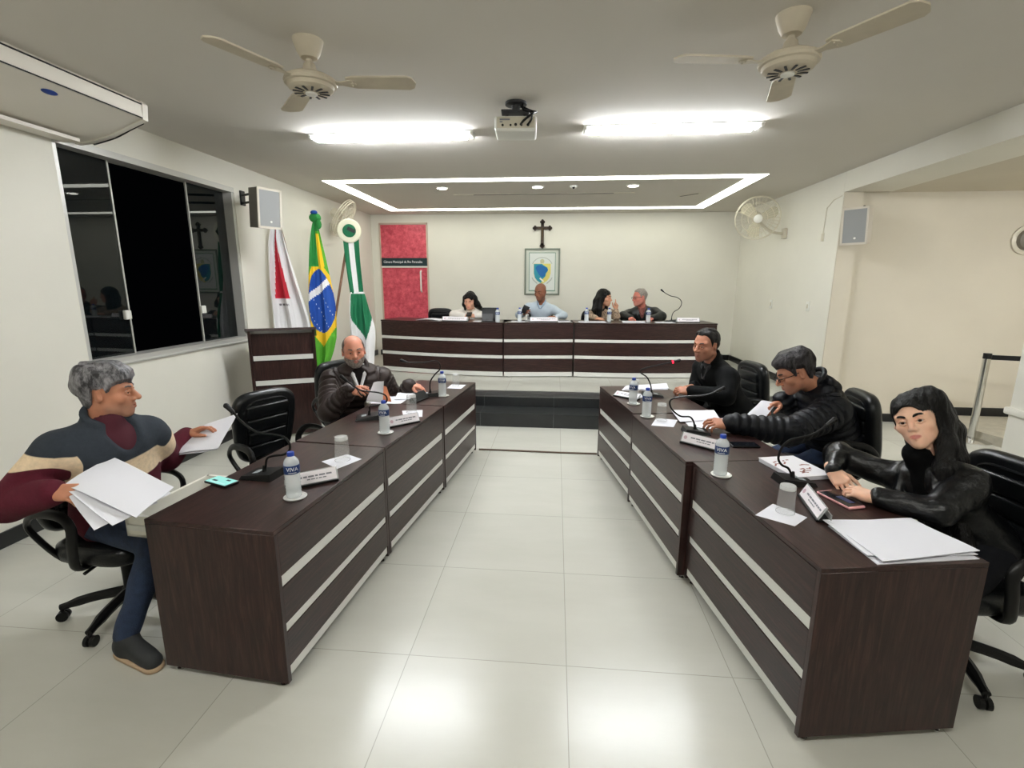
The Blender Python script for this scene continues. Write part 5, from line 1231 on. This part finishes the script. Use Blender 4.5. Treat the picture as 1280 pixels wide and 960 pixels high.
# 1. man in the burgundy, cream and navy zip sweater
SW = attr_mat('striped_knit', (44,50,58), [('band',(232,208,176),.128,.134),('band',(78,18,34),.232,.238)], .92, 0, .35, 240, .10, vs=60)
person(dict(label='grey-haired man in navy, cream and burgundy sweater holding papers', hip=(-2.12,2.06,.53), neck=(-2.035,1.99,.985), chest=-8, sw=.19, s=1.02,
  head=((-2.036,2.016,1.140),30,2,0,.99), skin=skin('skin_tan',(186,128,100),(166,104,86),(140,122,112),.35), hair=HGREY, face=dict(w=1.,jaw=1.06,nose=1.12,fat=.2), brow_w=.9, hairp=dict(t=.014,top=.018,zs=[-.085,-.078,-.056,.030,.032,.004,.006,.030,.046,.050],rough=.005,freq=120,fade=.022),
  R=((-2.015,1.685,.800),(.95,-.02,-.02),(-.1,-.5,.9),dict(curl=[38,42,46,50],thumb=15)), L=((-2.032,2.455,.803),(.80,.25,.28),(.1,.3,.95),dict(curl=[30,34,40,46],thumb=20)),
  elR=(-2.245,1.70,.725), elL=(-2.06,2.31,.715), shR=(-2.12,1.815,.915), shL=(-2.005,2.165,.905),
  inner=mat('burgundy_tee',(66,16,30),.9), inner_name='t_shirt', inner_neck=.016, top=SW, top_name='sweater', thick=.022, wrinkle=.006, wfreq=20, sleeve=1.13, open=(.068,.50,.055), open_flat=1.15, col_a=52, col_h=.018, belly=.02,
  trousers=JEANS, knees=[(-1.74,1.84,.50),(-1.72,2.04,.50)], ankles=[(-1.86,1.735,.09),(-1.70,2.06,.09)], toes=[(-1.66,1.665,.045),(-1.48,2.06,.045)], shoe=mat('charcoal_sneaker',(38,40,42),.7), sole=mat('tan_sole',(182,156,128),.7)))
# 2. bearded man in the brown puffer
PUF = mat('brown_puffer',(46,36,34),.48,0,.10,12,.12,60,spec=.3); 
person(dict(label='bearded bald man in brown puffer jacket writing at far left desk', hip=(-1.74,4.02,.53), neck=(-1.625,3.86,.925), chest=-58, sw=.195, s=1.04,
  head=((-1.640,3.845,1.085),-62,1,3,1.06), skin=skin('skin_ruddy',(206,142,118),(170,104,92),(104,88,80),.6,(150,112,96),.35), hair=mat('grizzled_hair',(84,74,68),.6,0,.2,60), face=dict(w=1.02,jaw=1.08,nose=1.05), beard=mat('grey_beard',(104,94,88),.75,0,.1,60,.5,160,col2=(142,134,128),spec=.2), hair_style='short', hairp=dict(t=.004,top=-.003,zs=[-.080,-.072,-.050,.027,.029,-.006,.010,.052,.095,.12],bald=.045,rough=.001),
  R=((-1.555,3.545,.830),(.75,-.30,.02),(-.2,-.75,.6),dict(curl=[45,55,60,62],thumb=25)), L=((-1.235,4.03,.780),(.93,.10,-.25),(.1,-.1,1),dict(curl=[28,34,38,44],thumb=15)),
  poleR=(-.6,-.2,-.9), poleL=(.1,.4,-1), inner=mat('dark_lining',(26,22,22),.8,spec=.1), inner_neck=.008, flaps=mat('white_collar',(222,222,224),.8), flap_len=.07, top=PUF, thick=.030, puff=(.016,.058), wrinkle=.004, open=(.072,.36,.05), open_flat=.95, col_a=54, col_h=.022, sleeve=1.1,
  trousers=DARKT))
# 3. man in the plain black jacket
BJ = mat('matte_black_jacket',(11,12,13),.75,0,.1,14,.1,90,spec=.12)
person(dict(label='dark-haired man in plain black jacket, hands clasped on papers', hip=(1.59,4.40,.53), neck=(1.355,4.315,.960), chest=196, sw=.19, s=1.04,
  head=((1.275,4.262,1.125),214,4,0,1.08), skin=skin('skin_brown',(176,122,98),(140,84,74),(104,80,70),.4), hair=HDARK, face=dict(w=1.02,jaw=1.08,nose=1.12,fat=.3), hairp=dict(t=.008,top=.006,zs=[-.080,-.072,-.050,.027,.029,-.006,.004,.048,.084,.094],recess=.035),
  R=((1.215,4.30,.765),(-.95,-.28,-.1),(-.1,.3,.9),dict(curl=[50,55,58,60],thumb=20)), L=((1.14,4.12,.755),(-.95,.22,.02),(-.2,-.55,.8),dict(curl=[48,52,56,60],thumb=20)),
  elL=(1.40,4.04,.735), poleR=(.2,.6,-1), inner=mat('charcoal_shirt',(36,36,38),.8), flaps=mat('charcoal_collar',(42,42,46),.8), top=BJ, thick=.020, wrinkle=.004, open=(.036,.25,.04), col_a=38, sleeve=1.15, trousers=DARKT))
# 4. bent man in the navy puffer, with glasses
NP = mat('navy_puffer',(12,14,20),.5,0,.12,12,.15,70,spec=.25)
person(dict(label='man with glasses in navy puffer jacket bent over papers', hip=(1.98,3.46,.53), neck=(1.755,3.40,.955), chest=178, sw=.20, s=1.08,
  head=((1.592,3.353,1.062),172,27,0,1.10), skin=skin('skin_olive',(184,128,102),(150,94,84),(110,92,84),.35), hair=HSALT, glasses=1, face=dict(w=1.02,jaw=1.03,nose=1.1), hairp=dict(t=.012,top=.018,zs=[-.082,-.074,-.052,.030,.032,.002,.004,.030,.056,.060],rough=.005,freq=110,fade=.03),
  L=((1.115,3.10,.765),(-.97,.05,.02),(-.1,-.45,.85),dict(curl=[34,40,46,52],thumb=20)), R=((1.575,3.455,.835),(-.85,-.2,-.22),(-.3,.3,.9),dict(curl=[46,52,58,60],thumb=25)),
  elL=(1.475,3.06,.735), elR=(1.80,3.64,.76), inner=mat('dark_tee',(28,28,32),.8), top=NP, thick=.034, puff=(.013,.052), wrinkle=.005, col_a=30, col_h=.03, sleeve=1.12, hood=1, belly=.02, trousers=JEANS))
# 5. long-haired woman in black leather
LJ = mat('black_leather_jacket',(12,13,15),.34,0,.2,16,.4,45,spec=.38)
person(dict(label='long-haired woman in black leather jacket at the near right desk', hip=(1.83,2.12,.52), neck=(1.612,2.166,.868), chest=200, sw=.152, s=.94, fem=1, fine=.85,
  head=((1.566,2.192,1.058),223,-5,24,.96), skin=skin('skin_fair',(230,184,158),(196,112,108)), hair=HBLACK, face=dict(w=.98,jaw=.88,nose=.78,neck=.85,brow=.009,lips=1.0,lid=.0026), brow_w=1.25, hair_style='long', look=(0,.0),
  locks=[[(1.60,2.20,1.155),(1.66,2.222,1.10),(1.715,2.205,1.01),(1.714,2.152,.897),(1.711,2.086,.725),(1.712,2.02,.56)],[(1.62,2.18,1.15),(1.655,2.165,1.07),(1.648,2.12,.98),(1.625,2.075,.88),(1.625,2.045,.79)],[(1.62,2.24,1.12),(1.72,2.27,1.0),(1.76,2.24,.80),(1.757,2.15,.60)],[(1.59,2.24,1.10),(1.62,2.30,1.0),(1.67,2.31,.88)]],
  lock_r=[(.055,.045),(.040,.036),(.06,.05),(.04,.03)], face_cut=[((.004,.112,-.024),(.066,.080,.100))],
  R=((1.330,2.325,.765),(.12,-.88,-.42),(-.55,-.25,.8),dict(curl=[30,34,40,46],thumb=12,spread=1.3)), L=((1.375,2.075,.742),(-.62,.75,.02),(-.2,-.2,.95),dict(curl=[36,42,46,50],thumb=15)),
  elR=(1.425,2.455,.80), elL=(1.535,1.955,.745), inner=mat('black_turtleneck',(8,8,9),.9,spec=.08), inner_neck=.055, inner_name='turtleneck', top=LJ, thick=.012, wrinkle=.005, wfreq=34, wrinkle2=.003, open=(.055,.66,.05), open_flat=.85, lapel=1, collar='none', sleeve=1.02, trousers=DARKT))
# 6-9. the four at the rostrum
DZ = ZP
person(dict(label='dark-haired woman in white jacket looking at phone on rostrum', hip=(-1.43,8.30,.53+DZ), neck=(-1.385,8.10,1.20), chest=-90, sw=.165, s=1., fem=1, fine=1.35, floor=DZ,
  head=((-1.404,8.00,1.355),-97,17,-4,1.06), skin=skin('skin_fair_two',(222,168,142),(186,110,104)), hair=HBLACK, face=dict(w=.98,jaw=.93,nose=.9,neck=.9), hair_style='long',
  locks=[[(-1.40,8.06,1.46),(-1.475,8.01,1.40),(-1.49,7.98,1.30),(-1.47,7.97,1.22)],[(-1.40,8.06,1.46),(-1.33,8.03,1.40),(-1.275,8.02,1.30),(-1.24,8.04,1.25)],[(-1.39,8.12,1.44),(-1.38,8.18,1.30),(-1.37,8.2,1.15)]], lock_r=[(.045,.02),(.045,.035),(.06,.05)],
  R=((-1.455,7.80,1.125),(.75,-.35,.12),(-.3,-.6,.7),dict(curl=[45,50,54,58],thumb=20)), L=((-1.275,7.80,1.125),(-.78,-.35,.12),(.3,-.6,.7),dict(curl=[45,50,54,58],thumb=20)),
  elR=(-1.66,7.93,1.135), elL=(-1.10,7.93,1.135), inner=mat('cream_blouse',(214,196,176),.8), top=mat('white_jacket',(230,224,218),.8,0,.04,10), thick=.014, open=(.042,.5,.05), collar='none', lapel=1, sleeve=1.15, trousers=DARKT))
person(dict(label='bald man in pale blue shirt at the middle of the rostrum', hip=(-.26,8.32,.53+DZ), neck=(-.24,8.13,1.325), chest=-95, sw=.195, s=1.06, fine=1.35, floor=DZ,
  head=((-.255,8.06,1.505),-116,12,0,1.10), skin=skin('skin_deep',(142,92,70),(120,70,60),(70,52,44),.35,(120,82,66),.3), hair=HDARK, face=dict(w=1.,jaw=1.03,nose=1.05), hair_style='none',
  R=((-.50,7.82,1.165),(.2,-.55,.25),(-.75,-.35,.5),dict(curl=[40,44,48,52],thumb=20)), L=((.0,7.80,1.115),(-.75,-.4,.0),(.1,-.3,.95),dict(curl=[35,40,44,48],thumb=15)),
  elR=(-.60,8.04,1.13), elL=(.13,7.97,1.13), top=mat('pale_blue_shirt',(188,200,211),.8,0,.05,14), top_name='shirt', thick=.006, collar='none', flaps=mat('blue_collar',(150,168,186),.8), flap_len=.05, sleeve=1.1, trousers=DARKT, zip=None))
person(dict(label='long-haired woman in patterned brown jacket raising a finger on rostrum', hip=(.70,8.28,.53+DZ), neck=(.735,8.14,1.235), chest=-66, sw=.165, s=1., fem=1, fine=1.35, floor=DZ,
  head=((.775,8.06,1.415),-22,4,0,1.06), skin=skin('skin_fair_three',(204,150,122),(176,100,92)), hair=HBLACK, face=dict(w=.98,jaw=.93,neck=.9), hair_style='long',
  locks=[[(.74,8.08,1.50),(.70,8.0,1.40),(.69,7.97,1.25),(.69,7.965,1.10)],[(.72,8.12,1.48),(.66,8.10,1.36),(.63,8.06,1.22),(.64,8.04,1.08)],[(.75,8.14,1.48),(.80,8.17,1.34),(.80,8.16,1.2)]], lock_r=[(.055,.04),(.06,.045),(.05,.04)],
  R=((.63,7.80,1.105),(.5,-.6,0),(-.1,-.2,.97),dict(curl=[25,30,34,38],thumb=12)), L=((.945,7.93,1.235),(.12,-.08,.95),(.75,.5,-.1),dict(curl=[8,95,98,98],thumb=40)),
  elR=(.53,8.0,1.13), elL=(.965,7.94,1.12), inner=mat('dark_blouse',(40,32,30),.8), top=mat('patterned_brown_jacket',(92,72,60),.75,0,.35,60,0,60,(1,1,1),col2=(176,152,128)), thick=.014, open=(.040,.45,.05), collar='none', lapel=1, trousers=DARKT))
person(dict(label='grey-haired man in dark leather jacket and glasses on rostrum', hip=(1.44,8.28,.53+DZ), neck=(1.38,8.14,1.255), chest=-98, sw=.195, s=1.04, fine=1.35, floor=DZ,
  head=((1.325,8.06,1.425),-158,6,0,1.08), skin=skin('skin_red',(204,126,110),(170,92,84),(190,150,140),.2), hair=HSHORT, glasses=1, face=dict(w=1.02,jaw=1.1,fat=.6), hairp=dict(t=.007,top=.001,zs=[-.080,-.072,-.050,.027,.029,-.006,.004,.048,.084,.094],recess=.03),
  R=((1.17,7.80,1.115),(-.15,-.85,0),(-.2,0,1),dict(curl=[35,40,44,48],thumb=12)), L=((1.49,7.80,1.110),(-.45,-.75,0),(.1,0,1),dict(curl=[35,40,44,48],thumb=12)),
  elR=(1.07,7.99,1.135), elL=(1.67,7.97,1.135), inner=mat('rust_shirt',(120,70,62),.8,0,.1,30), flaps=mat('rust_collar',(112,66,60),.8), top=mat('dark_leather_jacket',(18,21,21),.42,0,.2,14,.2,50), thick=.018, open=(.058,.75,.07), open_flat=.8, collar='none', lapel=1, sleeve=1.15, trousers=DARKT))

# ------------------------------------------------------------------ things held by people
def held(name, label, quads, cat='papers', m=PAPER):
    c = Vector(quads[0][0]); t = thing(name, label, cat, tuple(c)); 
    for i,q in enumerate(quads):
        mb = MB(m); sheet_mesh(mb, [tuple(Vector(p)-c) for p in q], 0, .0018, fn=wav(i*1.3,.006)); mb.build('sheet', t)
    return t
held('held_papers','white papers in right hand of man in striped sweater, over drawer',[[(-1.985,1.705,.815),(-1.545,1.56,.768),(-1.575,1.785,.792),(-1.985,1.925,.862)],[(-1.945,1.68,.800),(-1.60,1.515,.752),(-1.56,1.75,.776),(-1.95,1.9,.842)],[(-1.92,1.66,.788),(-1.66,1.50,.740),(-1.58,1.70,.758),(-1.92,1.87,.822)]])
held('held_papers','white sheet in left hand of man in striped sweater',[[(-2.003,2.304,.732),(-1.802,2.372,.751),(-1.834,2.605,.884),(-2.03,2.474,.812)],[(-1.985,2.31,.722),(-1.815,2.38,.739),(-1.85,2.59,.866),(-2.02,2.46,.80)]])
held('held_papers','white and orange papers in hand of man in brown puffer',[[(-1.44,3.545,.735),(-1.30,3.53,.735),(-1.31,3.60,.89),(-1.40,3.62,.87)]])
held('held_papers','orange leaf behind white papers held by man in brown puffer',[[(-1.42,3.575,.733),(-1.25,3.58,.735),(-1.30,3.63,.84),(-1.38,3.65,.85)]], m=mat('orange_leaf',(232,150,110),.8))
held('held_papers','white leaf in right hand of bent man in navy puffer',[[(1.30,3.36,.735),(1.42,3.33,.735),(1.52,3.41,.835),(1.44,3.46,.835)]])
t = thing('pen','black pen in right hand of man in brown puffer','pen',(-1.485,3.49,.865)); MB(BLACK).rod((.05,-.03,-.06),(-.05,.02,.05),.0045).build('barrel', t)
t = thing('smartphone','black smartphone held by woman in white on rostrum','phone',(-1.365,7.715,1.155),0); MB(BLACK).box((0,0,0),(.085,.12,.01),Matrix.Rotation(R(28),4,'X'),.003).build('case', t)
t = thing('smartphone','black smartphone held up by bald man on rostrum','phone',(-.475,7.72,1.235),0); MB(BLACK).box((0,0,0),(.10,.010,.13),Matrix.Rotation(R(25),4,'Y'),.003).build('case', t)
